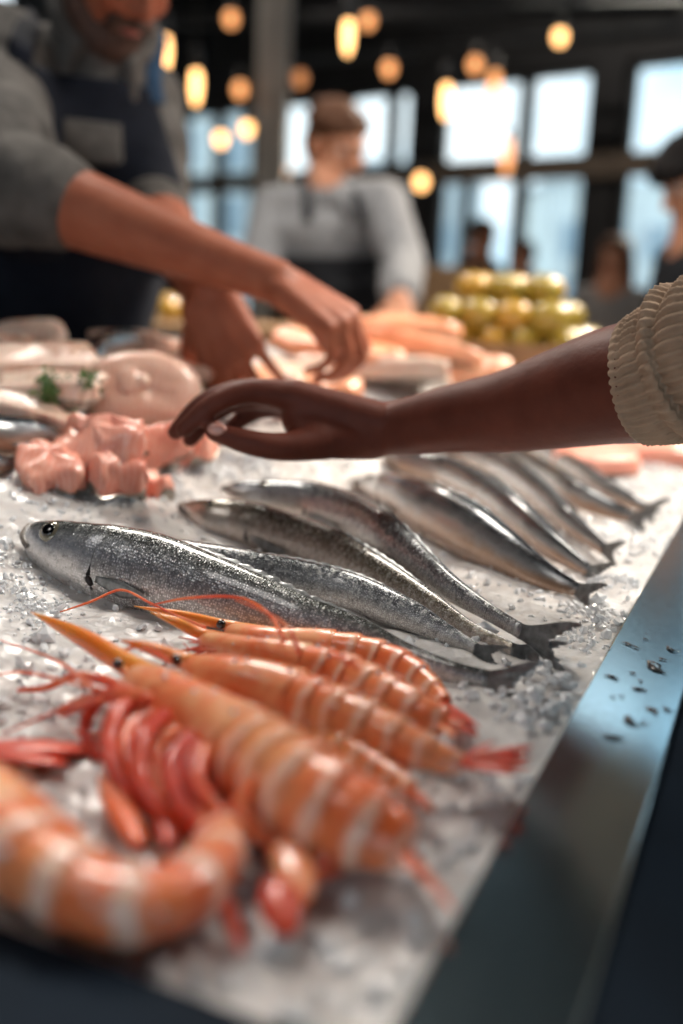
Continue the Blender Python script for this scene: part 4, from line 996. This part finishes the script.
def sleeve(mb, a, b, end, r0, r1):
    n = 7
    for i in range(n):
        p0, p1 = a.lerp(b, i / n), a.lerp(b, (i + 1) / n); j = V((rn.gauss(0, .006), rn.gauss(0, .006), rn.gauss(0, .006)))
        cap(mb, p0 + j, p1 + j, r0 + (r1 - r0) * i / n + rn.uniform(-.004, .007), r0 + (r1 - r0) * (i + 1) / n + rn.uniform(-.004, .006), 5, 18)
    for k in range(3):
        p = b.lerp(end, .05 + .05 * k); cap(mb, p, b.lerp(end, .08 + .05 * k), r1 + .006, r1 + .004 - .002 * k, 5, 20)
sleeve(mb, sR, eR, wR, .076, .062); sleeve(mb, sL, eL, wL, .066, .052)
na = (wc - nk).normalized(); cap(mb, nk - V((0, 0, .02)), nk + na * .06, .095, .066)
remesh(mb, 'shirt', .007, M['shirt_grey'], wk, 3)
mb = MB()   # shirt collar
nf = (wfr - na * wfr.dot(na)).normalized(); ns_ = na.cross(nf); cn = nk + na * .075; prev = None
for k in range(15):
    a = math.radians(-150 + 300 * k / 14) + PI; q_ = cn + nf * (.074 * math.cos(a)) + ns_ * (.072 * math.sin(a)) - na * (.03 * max(0, math.cos(a)))
    if prev is not None: cap(mb, prev, q_, .015, .015)
    prev = q_
for g in (1, -1): chain(mb, [cn + nf * .068 + ns_ * (.04 * g) - na * .03, cn + nf * .085 + ns_ * (.05 * g) - na * .07, cn + nf * .085 + ns_ * (.028 * g) - na * .085], [.016, .012, .008])
remesh(mb, 'collar', .005, M['shirt_grey'], wk, 2)
from mathutils.bvhtree import BVHTree
shirt = [o for o in wk.children if o.name.startswith('shirt')][0].data
bv = BVHTree.FromPolygons([v.co for v in shirt.vertices], [tuple(p.vertices) for p in shirt.polygons])
bside = V((0, 0, 1)).cross(wfr).normalized(); bc = nk.lerp(mid, .5)
def on_shirt(x, z, off):
    d_ = wfr; o_ = V((bc.x, bc.y, 0)) + bside * x + V((0, 0, z)) + wfr * .6
    h = bv.ray_cast(o_, -wfr)
    b_ = V((bc.x, bc.y, z)) + bside * x; f_ = (h[0] - b_).dot(wfr) if h[0] else .1
    return b_ + wfr * (min(f_, .155) + off)
def cloth_panel(name, x0, x1, z0, z1, off, thick, mat, ni=26, taper=0.0):
    vs = []; fs = []; grid = []
    for i in range(ni):
        for j in range(ni):
            w_ = (1 - taper * i / (ni - 1)); grid.append(on_shirt((x0 + (x1 - x0) * j / (ni - 1)) * w_, z0 + (z1 - z0) * i / (ni - 1), 0))
    for _ in range(6):   # relax the drape
        g2 = list(grid)
        for i in range(1, ni - 1):
            for j in range(1, ni - 1):
                a = (grid[(i - 1) * ni + j] + grid[(i + 1) * ni + j] + grid[i * ni + j - 1] + grid[i * ni + j + 1]) / 4; k_ = i * ni + j
                g2[k_] = a if a.dot(wfr) > grid[k_].dot(wfr) else grid[k_].lerp(a, .2)
        grid = g2
    vs = [g + wfr * off for g in grid] + [g + wfr * (off + thick) for g in grid]; m_ = ni * ni
    for i in range(ni - 1):
        for j in range(ni - 1):
            q = (i * ni + j, i * ni + j + 1, (i + 1) * ni + j + 1, (i + 1) * ni + j); fs += [q[::-1], tuple(m_ + k for k in q)]
    bd = [j for j in range(ni)] + [i * ni + ni - 1 for i in range(1, ni)] + [(ni - 1) * ni + j for j in range(ni - 2, -1, -1)] + [i * ni for i in range(ni - 2, 0, -1)]
    for k in range(len(bd)): a, b = bd[k], bd[(k + 1) % len(bd)]; fs.append((a, b, m_ + b, m_ + a))
    mb = MB(); mb.add(vs, fs); return mb.build(name, mat, wk)
ztop = nk.z - .035; cloth_panel('apron_bib', -.14, .15, mid.z - .10, ztop, .006, .004, M['navy'], taper=.28)
cloth_panel('pocket', -.045, .045, ztop - .12, ztop - .06, .012, .003, M['shirt_grey'], 10)
for g in (1, -1):
    pts = [on_shirt(g * .105, ztop - .02, .012), on_shirt(g * .10, ztop + .02, .012), nk + bside * (.09 * g) + V((0, 0, .045)) + wfr * .03, nk + bside * (.08 * g) + V((0, 0, .05)) - wfr * .04, nk + bside * (.07 * g) - wfr * .11 - V((0, 0, .04))]
    mb = MB(); tube(mb, pts, [.017] * 5, 10, 30, up=wfr, flat=.25); mb.build('apron_strap', M['strap_blue'] if g > 0 else M['navy'], wk)
SK = [(V((pv.x, pv.y, .45)) + wfr * .03, .22, .17), (pv - V((0, 0, .2)), .19, .15), (pv + V((0, 0, .05)), .172, .132), (pv.lerp(mid, .5), .17, .13), (mid, .168, .128)]
patch('apron_skirt', SK, wfr, .0, .98, -105, 105, .016, .004, M['navy'], wk)
mb = MB(); cap(mb, pv, pv - V((0, 0, .08)), .15, .14); legs_of(mb, pv, wsd, wfr, (.105, .08, .065)); remesh(mb, 'trousers', .010, M['denim'], wk, 3); shoes(wk, pv, wsd, wfr)

# ---- second fishmonger
hc2 = D(337, 147, 2.9); f2, u2 = V((.55, -.75, -.38)), V((.1, -.25, .95))
s1, s2 = D(275, 212, 2.95), D(383, 206, 2.85); e1, e2 = D(258, 268, 2.85), D(404, 262, 2.72); w1, w2 = D(300, 308, 2.62), D(399, 300, 2.50)
nk2 = (s1 + s2) / 2 + V((0, 0, .045)); pv2 = V((-.06, 3.05, .96)); md2 = nk2.lerp(pv2, .45)
p2 = empty('person', V((pv2.x, pv2.y, 0)), 'brown-haired fishmonger in pale grey shirt and dark apron behind the counter, looking down', 'person')
fr2 = hz(V((.15, -1, 0))); sd2 = hz(s1 - s2)
mb = MB(); head_skin(mb, hc2, f2, u2, 1.03, nk2)
chain(mb, [s1, e1, w1], [.055, .042, .028]); chain(mb, [s2, e2, w2], [.055, .042, .028]); cap(mb, s1, s2, .06, .06); cap(mb, nk2 - V((0, 0, .06)), md2, .06, .10); cap(mb, md2, pv2, .10, .10)
for w_, e_, g in ((w1, e1, -1), (w2, e2, 1)): hand_skin(mb, w_, (w_ - e_) + V((0, 0, -.1)), V((0, -.2, 1)), -g, 1.0)
legs_of(mb, pv2, sd2, fr2); remesh(mb, 'body', .006, M['skin_fair'], p2, 4); head_parts(p2, hc2, f2, u2, M['hair_brown'], 1.05)
TP2 = [(pv2 - V((0, 0, .1)), .16, .115), (pv2 + V((0, 0, .05)), .16, .115), (md2, .16, .115), (nk2.lerp(md2, .45), .18, .12), (nk2 - V((0, 0, .03)), .10, .08)]
mb = MB(); torso_shell(mb, TP2, fr2); cap(mb, s1, s2, .078, .078); chain(mb, [s1, e1, e1.lerp(w1, .7)], [.074, .06, .05]); chain(mb, [s2, e2, e2.lerp(w2, .8)], [.074, .062, .056])
remesh(mb, 'shirt', .010, M['shirt_light'], p2, 3)
mb = MB()
for g in (1, -1): chain(mb, [nk2 - fr2 * .06 + V((0, 0, .04)), nk2 + sd2 * (.06 * g) + V((0, 0, .04)), nk2 + fr2 * .09 + sd2 * (.02 * g) - V((0, 0, .02)), nk2 + fr2 * .10 + sd2 * (.05 * g) - V((0, 0, .06))], [.014, .014, .013, .008])
remesh(mb, 'collar', .006, M['shirt_light'], p2, 2)
patch('apron_bib', TP2, fr2, .30, .72, -50, 50, .016, .004, M['black_cloth'], p2)
SK2 = [(V((pv2.x, pv2.y, .45)), .20, .16), (pv2 - V((0, 0, .2)), .18, .14), (pv2 + V((0, 0, .05)), .165, .12), (md2, .162, .118)]
patch('apron_skirt', SK2, fr2, 0, .95, -100, 100, .014, .004, M['black_cloth'], p2)
for g in (1, -1):
    mb = MB(); tube(mb, [md2.lerp(nk2, .55) + fr2 * .145 + sd2 * (.08 * g), nk2 + fr2 * .10 + sd2 * (.075 * g) - V((0, 0, .03)), nk2 + sd2 * (.075 * g) + V((0, 0, .05))], [.014] * 3, 8, 16, up=fr2, flat=.3); mb.build('apron_strap', M['black_cloth'], p2)
mb = MB(); cap(mb, pv2, pv2 - V((0, 0, .08)), .14, .13); legs_of(mb, pv2, sd2, fr2, (.10, .075, .06)); remesh(mb, 'trousers', .012, M['black_cloth'], p2, 3); shoes(p2, pv2, sd2, fr2)

# ---- people farther back
def bystander(label, px, dep, tall, face, hair, style, coat, trousers, skin='skin_fair', arm=0.0, hk=1.0):
    b = D(px, 300, dep); b = V((b.x, b.y, 0)); k = tall / 1.75; f_ = hz(V(face)); s_ = f_.cross(V((0, 0, 1)))
    r = empty('person', b, label, 'person'); z = lambda h, x=0, y=0: b + V((0, 0, h * k)) + s_ * x * k + f_ * y * k
    hc_ = z(1.63, 0, .02); nk_ = z(1.47)
    mb = MB(); head_skin(mb, hc_, f_ + V((0, 0, -.15 - (hk - 1))), V((0, 0, 1)), k * hk, nk_); cap(mb, nk_, z(1.2), .10 * k, .12 * k); cap(mb, z(1.2), z(.95), .12 * k, .12 * k)
    js = []
    for g in (1, -1):
        a, e_, w_ = z(1.40, .18 * g), z(1.13, .23 * g, .02 + arm * .1), z(.95 + arm * .2, .20 * g, .12 + arm * .15); js.append((a, e_, w_))
        chain(mb, [a, e_, w_], [.05 * k, .04 * k, .027 * k]); cap(mb, nk_, a, .05 * k, .05 * k); hand_skin(mb, w_, (w_ - e_), s_ * g, g if False else 1, k)
    pl = z(.95); legs_of(mb, pl, s_ * k, f_, (.08 * k, .055 * k, .04 * k)); remesh(mb, 'body', .008, M[skin], r, 3)
    head_parts(r, hc_, f_ + V((0, 0, -.15 - (hk - 1))), V((0, 0, 1)), M[hair], k * 1.03 * hk, style, vox=.009)
    tp_ = [(z(.80), .17 * k, .13 * k), (z(.98), .165 * k, .125 * k), (z(1.2), .165 * k, .12 * k), (z(1.36), .18 * k, .115 * k), (z(1.46), .09 * k, .08 * k)]
    mb = MB(); torso_shell(mb, tp_, f_)
    for a, e_, w_ in js: chain(mb, [nk_ - V((0, 0, .03)), a, e_, e_.lerp(w_, .85)], [.06 * k, .068 * k, .055 * k, .042 * k])
    remesh(mb, 'coat', .012, M[coat], r, 3)
    mb = MB(); cap(mb, pl, pl - V((0, 0, .08)), .14 * k, .13 * k); legs_of(mb, pl, s_ * k, f_, (.10 * k, .075 * k, .06 * k)); remesh(mb, 'trousers', .012, M[trousers], r, 3); shoes(r, pl, s_, f_)
bystander('woman with long brown hair in a grey coat by the right windows', 612, 4.7, 1.43, (-.5, -.8, 0), 'hair_brown', 'long', 'coat_grey', 'black_cloth')
bystander('person with thick black hair at the right edge, tan face in profile looking down left', 694, 2.95, 1.575, (-.9, -.12, 0), 'hair_black', 'fringe', 'black_cloth', 'denim', 'skin_fair', hk=1.28)
bystander('dark-haired person in black jacket standing by the far middle windows', 477, 6.6, 1.62, (.6, -.6, 0), 'hair_black', 'short', 'black_cloth', 'denim')
bystander('small distant person just right of the black jacket, nearer the windows', 521, 7.8, 1.56, (-.9, -.2, 0), 'hair_brown', 'short', 'coat_grey', 'denim')

# ------------------------------------------------------------------ hall
Aw, Bw = V((2.73, 8.0, 0)), V((-.66, 10.8, 0)); wd = (Bw - Aw).normalized(); wn = V((wd.y, -wd.x, 0))
if wn.y < 0: wn = -wn
def spx(px): d_ = ray(px - 8, 170); k = d_.x / d_.y; return (k * Aw.y - Aw.x) / (wd.x - k * wd.y)
wfm = lambda p: Aw + wd * p.x + wn * p.y + V((0, 0, p.z))
S0, S1 = -6.0, 9.5; ZT, ZB, ZH = 3.0, 0.55, 5.6
def struct(name, mb, mat, bv=0): 
    o = mb.build(name, mat, None, False); o['kind'] = 'structure'
    if bv: bevel(o, bv)
    return o
SC = spx(492); ZC0, ZC1 = 3.84, 5.1
mb = MB(); box(mb, (SC, 0, ZT), (S1, .13, ZH), wfm); box(mb, (S0, 0, ZT), (SC, .13, ZC0), wfm); box(mb, (S0, 0, ZC1), (SC, .13, ZH), wfm); box(mb, (S0, 0, 0), (S1, .13, ZB), wfm); 
bays = [(spx(625), spx(805)), (spx(441), spx(592)), (spx(347), spx(414)), (spx(283), spx(314)), (spx(184), spx(258))]
bays = [(min(a), max(a)) for a in bays]
ed = [S0] + [x for b_ in sorted(bays) for x in b_] + [S1]
for i in range(0, len(ed), 2): box(mb, (ed[i], 0, ZB), (ed[i + 1], .13, ZT), wfm)
struct('wall_back', mb, M['dark_metal'])
ZM = 2.20
for k, (a, b_) in enumerate(bays):
    r = empty('window_%d' % (k + 1), wfm(V(((a + b_) / 2, .1, ZB)))); r['kind'] = 'structure'
    mb = MB(); t_ = .05
    for lo, hi in (((a, .06, ZB), (a + t_, .16, ZT)), ((b_ - t_, .06, ZB), (b_, .16, ZT)), ((a, .06, ZT - t_), (b_, .16, ZT)), ((a, .06, ZB), (b_, .16, ZB + t_))): box(mb, lo, hi, wfm)
    o = mb.build('frame', M['dark_metal'], r, False)
    mb = MB(); box(mb, (a, .02, ZM - .07), (b_, .15, ZM + .07), wfm); o = mb.build('transom', M['beam'], r, False)
    ms = {1: [spx(524), spx(470)], 2: [spx(392)], 0: [spx(715)], 4: [spx(220)]}.get(k, [])
    for i, m_ in enumerate(ms):
        w_ = .05 if i == 0 else .025
        mb = MB(); box(mb, (m_ - w_, .05, ZB), (m_ + w_, .17, ZT if i == 0 else ZM), wfm); mb.build('mullion', M['dark_metal'], r, False)
    mb = MB(); box(mb, (a, .105, ZB), (b_, .113, ZT), wfm); mb.build('pane', M['glass'], r, False)
mb = MB(); box(mb, (S0, -.12, ZM - .09), (S1, -.002, ZM + .09), wfm); struct('trim_1', mb, M['beam'])
mb = MB(); box(mb, (-9, -4, -.1), (9, 16, 0)); struct('floor', mb, M['floor'])
# ceiling with an unseen opening added so a sun patch reaches the counter
hc0 = V((4.49, 5.31, 0)) - Aw; hs, hn = hc0.dot(wd), hc0.dot(wn)
mb = MB()
for lo, hi in (((-14, -17, ZH), (14, hn - .75, ZH + .2)), ((-14, hn + .75, ZH), (14, .3, ZH + .2)), ((-14, hn - .75, ZH), (hs - 1.3, hn + .75, ZH + .2)), ((hs + 1.3, hn - .75, ZH), (14, hn + .75, ZH + .2))): box(mb, lo, hi, wfm)
struct('ceiling', mb, M['ceiling'])
for nm, lo, hi in (('wall_left', (-9.2, -4, 0), (-9, 16, ZH)), ('wall_right', (9, -4, 0), (9.2, 16, ZH)), ):
    mb = MB(); box(mb, lo, hi); struct(nm, mb, M['wall'])
mb = MB()   # wall out of view, opening added to let in frontal fill
for lo, hi in (((-9, -4.2, 0), (-3, -4, ZH)), ((1.2, -4.2, 0), (9, -4, ZH)), ((-3, -4.2, 2.6), (1.2, -4, ZH))): box(mb, lo, hi)
struct('wall_front', mb, M['wall'])
r = empty('window_6', wfm(V(((S0 + SC) / 2, .1, ZC0)))); r['kind'] = 'structure'   # unseen clerestory, added for backlight and the rim's reflection
mb = MB(); box(mb, (S0, .10, ZC0), (SC, .108, ZC1), wfm); mb.build('pane', M['glass'], r, False)
for k in range(9):
    x_ = S0 + (SC - S0) * k / 8; mb = MB(); box(mb, (x_ - .03, .05, ZC0), (x_ + .03, .17, ZC1), wfm); mb.build('mullion', M['dark_metal'], r, False)
# grey column
c = D(268, 300, 6.2); mb = MB(); box(mb, (c.x - .09, c.y - .09, 0), (c.x + .09, c.y + .09, ZH)); o = struct('column', mb, M['column'], .01)
# pendant lamps
LAMPS = [(165, 54, 3.4, 'tall', 'bulb', 'tall glowing pendant bulb nearest the fishmonger, beside his shoulder'), (196, 88, 3.6, 'tall', 'bulb', 'tall glowing pendant bulb second from the left, lower than its neighbour'),
         (231, 20, 5.4, 'round', 'bulb_dim', 'small amber pendant high near the top, left of the grey column'), (240, 91, 5.8, 'round', 'bulb_dim', 'dim amber pendant just left of the grey column'),
         (221, 140, 5.0, 'round', 'bulb', 'round warm pendant lowest of those left of the grey column'), (247, 130, 5.0, 'round', 'bulb', 'round warm pendant directly in front of the grey column'),
         (300, 80, 6.0, 'round', 'bulb_faint', 'faint reddish pendant above the brown-haired fishmonger'), (348, 38, 3.3, 'tall', 'bulb', 'brightest tall pendant bulb at the top middle'),
         (368, 22, 5.2, 'round', 'bulb_dim', 'small amber pendant beside the brightest tall bulb'), (389, 70, 5.4, 'round', 'bulb_dim', 'amber pendant right of and below the brightest tall bulb'),
         (446, 102, 3.8, 'tall', 'bulb', 'tall glowing pendant bulb in front of the middle window'), (475, 66, 6.0, 'round', 'bulb_dim', 'small deep orange pendant above the middle window'),
         (494, 90, 5.6, 'tall', 'bulb_dim', 'pale amber pendant against the middle window, right of the tall bulb'), (560, 38, 5.2, 'round', 'bulb', 'round white-hot pendant at the upper right'),
         (421, 183, 6.2, 'round', 'bulb', 'round pendant hanging low at the dark pillar left of the middle window'), (507, 158, 6.2, 'tall', 'bulb_dim', 'warm pendant hanging low before the middle window mullion'),
         (283, 172, 6.6, 'round', 'bulb_dim', 'low warm pendant just left of the brown-haired fishmonger')]
for px, py, dp, kd, bm, lb in LAMPS:
    p = D(px, py, dp); r = empty('pendant_lamp', p, lb, 'lamp', 'warm pendant bulbs hanging in the hall'); s_ = .030 if kd == 'tall' else .034; hh = .085 if kd == 'tall' else .034
    s_ *= dp / 5.6; hh *= dp / 5.4
    mb = MB(); cs_ = []; rs_ = []
    for i in range(15):
        t_ = i / 14; cs_.append(p + V((0, 0, -hh + 2.2 * hh * t_))); rs_.append(max(.002, s_ * (math.sin(PI * min(1, .06 + t_ * .8)) ** .6)))
    sweep(mb, cs_, rs_, rs_, [(V((0, 0, 1)), V((1, 0, 0)), V((0, 1, 0)))] * 15, 20); mb.build('bulb', M[bm], r)
    top = p.z + 1.2 * hh; mb = MB(); tube(mb, [V((p.x, p.y, top - .01)), V((p.x, p.y, top + .02)), V((p.x, p.y, top + .07))], [.022, .022, .012], 14); mb.build('socket', M['dark_metal'], r)
    mb = MB(); tube(mb, [V((p.x, p.y, top + .06)), V((p.x, p.y, ZH))], .004, 8); mb.build('cord', M['cable'], r)
# pipes and duct under the dark upper wall
for k, (px0, py0, px1, py1, dp, rad, lb) in enumerate(((60, 22, 683, 8, 7.6, .06, 'long dark pipe crossing the top of the hall'), (280, 62, 683, 30, 7.9, .035, 'thin dark pipe below the long one at the top of the hall'))):
    mb = MB(); tube(mb, [D(px0, py0, dp * 1.15), D(px1, py1, dp * .86)], rad, 12); o = mb.build('pipe', M['dark_metal']); tag(o, lb, 'pipe')
# side bench behind the fishmonger with tubs and lemons
c = D(160, 322, 2.35); zt = c.z; r = empty('side_bench', V((c.x, c.y + .15, 0)), 'brown wooden side bench behind the leaning fishmonger', 'bench')
mb = MB(); box(mb, (c.x - .45, c.y - .05, zt - .04), (c.x + .30, c.y + .40, zt)); bevel(mb.build('top', M['wood'], r, False), .005)
for sx in (-.42, .26):
    for sy in (0, .35): mb = MB(); box(mb, (c.x + sx - .025, c.y + sy - .025, 0), (c.x + sx + .025, c.y + sy + .025, zt - .04)); mb.build('leg', M['wood'], r, False)
mb = MB(); box(mb, (c.x - .40, c.y - .02, zt - .16), (c.x + .25, c.y + .0, zt - .04)); mb.build('apron_board', M['wood'], r, False)
def tub(label, x, y, z, rad, h, mat):
    r = empty('tub', V((x, y, z)), label, 'tub'); mb = MB(); cs_ = [V((x, y, z + h * t_)) for t_ in (0, .05, .5, 1)]; rs = [rad * .86, rad * .9, rad * .95, rad]
    sweep(mb, cs_, rs, rs, [(V((0, 0, 1)), V((1, 0, 0)), V((0, 1, 0)))] * 4, 24); mb.build('body', M[mat], r)
    mb = MB(); cs_ = [V((x, y, z + h + .012 * t_)) for t_ in (0, .3, 1)]; rs = [rad * 1.05, rad * 1.06, rad * 1.02]; sweep(mb, cs_, rs, rs, [(V((0, 0, 1)), V((1, 0, 0)), V((0, 1, 0)))] * 3, 24); mb.build('lid', M['cream'], r)
tub('grey-green lidded tub on the side bench under the rolled sleeve arm', c.x - .07, c.y + .06, zt, .055, .06, 'green_tub')
tub('white-lidded tub on the side bench behind the blue apron edge', c.x - .10, c.y + .22, zt, .06, .085, 'cream')
def citrus(p, label, mat, group, rr, R=None):
    R = R or Matrix.Rotation(random.uniform(0, 6), 3, V((random.uniform(-1, 1), random.uniform(-1, 1), .3)).normalized())
    mb = MB(); n = 13; T = R @ V((1, 0, 0)); cs_ = []; rs = []
    for i in range(n):
        t_ = -1 + 2 * i / (n - 1); cs_.append(p + T * (t_ * rr * 1.25)); rs.append(max(.0015, rr * (1 - abs(t_) ** 2.4) ** .55 + .006 * (1 - abs(t_)) * 0 + (.10 * rr if abs(t_) > .9 else 0)))
    sweep(mb, cs_, rs, rs, frames(cs_, [T.orthogonal()] * n), 18); r = mb.build('lemon', M[mat], None, True, p); tag(r, label, 'lemon', group)
    mb = MB(); ell(mb, p + T * rr * 1.26, (rr * .14,) * 3); mb.build('stem_end', M['stem'], r)
for k in range(3): citrus(V((c.x - .01 + .055 * k, c.y + .16 + .02 * (k % 2), zt + .03)), 'yellow lemon on the side bench beside the tubs', 'lemon', 'lemons on the side bench', .03)
# crate of lemons at the far end of the counter
cc_ = I(506, 356, .0); r = empty('wooden_crate', cc_, 'low wooden crate of yellow-green lemons at the far end of the counter', 'crate')
ca, sa = VV, UU; cfm = lambda p: V((cc_.x, cc_.y, cc_.z)) + UU * p.x + VV * p.y + V((0, 0, p.z)); cw, cd, ch = .175, .15, .03
zb_ = .004
for nm, lo, hi in (('side_board', (-cw, -cd, zb_), (cw, -cd + .012, ch)), ('side_board', (-cw, cd - .012, zb_), (cw, cd, ch)), ('end_board', (-cw, -cd + .012, zb_), (-cw + .012, cd - .012, ch)), ('end_board', (cw - .012, -cd + .012, zb_), (cw, cd - .012, ch)), ('bottom_board', (-cw, -cd, zb_ - .012), (cw, cd, zb_))):
    mb = MB(); box(mb, lo, hi, cfm); bevel(mb.build(nm, M['wood'], r, False), .002)
rn = random.Random(8); rl = .030; cnt = 0
for lay, (nx, ny) in enumerate(((5, 4), (4, 4), (3, 2))):
    for i in range(nx):
        for j in range(ny):
            p = cfm(V(((i - (nx - 1) / 2) * .066 + rn.uniform(-.004, .004), (j - (ny - 1) / 2) * .066 + rn.uniform(-.004, .004), zb_ + rl + lay * .047)))
            if lay == 0 and 0 < i < nx - 1 and 0 < j < ny - 1: continue
            mt = 'lime' if rn.random() < .5 else 'lemon'
            citrus(p, 'green-tinged lemon in the heap at the far end of the counter' if mt == 'lime' else 'ripe yellow lemon in the heap at the far end of the counter', mt, 'lemons in the wooden crate', rl * rn.uniform(.92, 1.02), Matrix.Rotation(rn.uniform(0, 6.28), 3, 'Z'))
# stacked brown boxes beyond the second fishmonger
c = D(428, 300, 3.9); 
for k, (zz, hh, lb) in enumerate(((0, .42, 'lowest brown wooden box of the stack right of the second fishmonger'), (.43, .40, 'middle brown wooden box of the stack right of the second fishmonger'), (.84, .38, 'top brown wooden box of the stack right of the second fishmonger'))):
    r = empty('wooden_box', V((c.x, c.y, zz)), lb, 'box', 'stacked wooden boxes')
    for nm, lo, hi in (('front_board', (-.2, -.18, 0), (.2, -.16, hh)), ('back_board', (-.2, .16, 0), (.2, .18, hh)), ('end_board', (-.2, -.16, 0), (-.18, .16, hh)), ('end_board', (.18, -.16, 0), (.2, .16, hh)), ('bottom_board', (-.18, -.16, 0), (.18, .16, .02)), ('lid', (-.2, -.18, hh), (.2, .18, hh + .01))):
        mb = MB(); box(mb, (c.x + lo[0], c.y + lo[1], zz + lo[2]), (c.x + hi[0], c.y + hi[1], zz + hi[2])); bevel(mb.build(nm, M['wood'], r, False), .003)
# outside
mb = MB(); box(mb, (-60, 16, -.3), (60, 120, -.12)); struct('ground', mb, M['street'])
rn = random.Random(6)
for k, (x, y, w_, d_, h_, mt, lb) in enumerate(((-4.5, 24, 4.5, 4, 5.2, 'building', 'blue-grey building outside behind the left windows'), (1.2, 30, 5.0, 5, 4.6, 'facade2', 'pale low building outside behind the middle windows'), (7.6, 27, 5.0, 5, 4.0, 'building', 'low blue-grey building outside between the middle and right windows'), (15.5, 32, 6, 5, 3.6, 'facade2', 'pale building outside behind the right windows'))):
    r = empty('building', V((x, y, -.12)), lb, 'building'); mb = MB(); box(mb, (x - w_ / 2, y, -.12), (x + w_ / 2, y + d_, h_)); mb.build('wall', M[mt], r, False)
    mb = MB(); box(mb, (x - w_ / 2 - .15, y - .15, h_), (x + w_ / 2 + .15, y + d_ + .15, h_ + .2)); mb.build('roof', M['facade2'], r, False)
    for i in range(int(w_ // 1.1)):
        for j in range(int(h_ // 1.6)):
            xx, zz = x - w_ / 2 + .6 + i * 1.1, .7 + j * 1.5; mb = MB(); box(mb, (xx - .3, y - .04, zz), (xx + .3, y + .02, zz + .9)); mb.build('window', M['shade'], r, False)
# ------------------------------------------------------------------ light
w = bpy.data.worlds.new('sky'); scene.world = w; w.use_nodes = True; nt = w.node_tree; bg = nt.nodes['Background']
tc = nt.nodes.new('ShaderNodeTexCoord'); ns = nt.nodes.new('ShaderNodeTexNoise'); ns.inputs['Scale'].default_value = 5; ns.inputs['Detail'].default_value = 4
nt.links.new(tc.outputs['Generated'], ns.inputs['Vector']); rp = nt.nodes.new('ShaderNodeValToRGB')
rp.color_ramp.elements[0].position = .35; rp.color_ramp.elements[0].color = (.40, .62, .76, 1); rp.color_ramp.elements[1].position = .62; rp.color_ramp.elements[1].color = (.94, .98, 1.0, 1)
nt.links.new(ns.outputs['Fac'], rp.inputs['Fac']); nt.links.new(rp.outputs['Color'], bg.inputs['Color']); bg.inputs['Strength'].default_value = 2.0
def sun(az, el, e, col, ang):
    l = bpy.data.lights.new('sun', 'SUN'); l.energy = e; l.color = col; l.angle = math.radians(ang); o = bpy.data.objects.new('sun', l); COL.objects.link(o)
    a, b = math.radians(az), math.radians(el); d_ = V((math.sin(a) * math.cos(b), math.cos(a) * math.cos(b), math.sin(b)))
    o.rotation_euler = d_.to_track_quat('Z', 'Y').to_euler(); o.location = d_ * 12
sun(50, 40, 7.0, (1.0, .86, .70), 3)
def added_lamp(label, p, aim, watts, col, size):  # hooded lamps added above the view to light counter and hall
    p = V(p); d_ = (V(aim) - p).normalized(); r = empty('added_lamp', p, label, 'lamp'); N = d_.orthogonal().normalized(); B = d_.cross(N)
    mb = MB(); prof = [(-.16, .03), (-.15, .06), (-.06, .14), (.03, size / 2 + .05), (.035, size / 2 + .05), (-.055, .13), (-.14, .05), (-.15, .02)]
    sweep(mb, [p + d_ * a for a, b in prof], [b for a, b in prof], [b for a, b in prof], [(d_, N, B)] * len(prof), 28, caps=False); mb.build('shade', M['dark_metal'], r)
    mb = MB(); tube(mb, [p - d_ * .15, p - d_ * .15 + V((0, 0, .2)), V((p.x, p.y, ZH))], .008, 8); mb.build('cord', M['cable'], r)
    l = bpy.data.lights.new('added_light', 'AREA'); l.shape = 'DISK'; l.size = size; l.energy = watts; l.color = col; o = bpy.data.objects.new('added_light', l); COL.objects.link(o)
    o.location = p + d_ * .02; o.rotation_euler = (-d_).to_track_quat('Z', 'Y').to_euler()
added_lamp('dark hooded lamp added out of view to light the counter from the right', (1.5, 1.45, 2.9), (-.02, .60, .9), 58, (1, .93, .84), .5)
added_lamp('dark hooded lamp added out of view as backlight over the far end of the counter', (-.65, 2.25, 3.1), (.05, .85, .9), 48, (1, .93, .84), .8)
added_lamp('dark hooded lamp added out of view to brighten the hall before the windows', (-1.6, 6.2, 4.5), (.6, 5.6, 0), 60, (1, .9, .8), .5)
added_lamp('dark hooded lamp added out of view as fill over the near left end of the counter', (-1.0, .15, 2.4), (-.1, .7, .9), 3.5, (1, .95, .90), .5)
scene.view_settings.view_transform = 'Standard'; scene.view_settings.look = 'None'; scene.view_settings.gamma = 1.0; scene.view_settings.exposure = 0.0
try: scene.view_settings.use_curve_mapping = False
except Exception: pass
scene.cycles.use_denoising = True; scene.cycles.max_bounces = 10; scene.cycles.diffuse_bounces = 4; scene.cycles.transmission_bounces = 8; scene.cycles.transparent_max_bounces = 12; scene.cycles.sample_clamp_indirect = 8
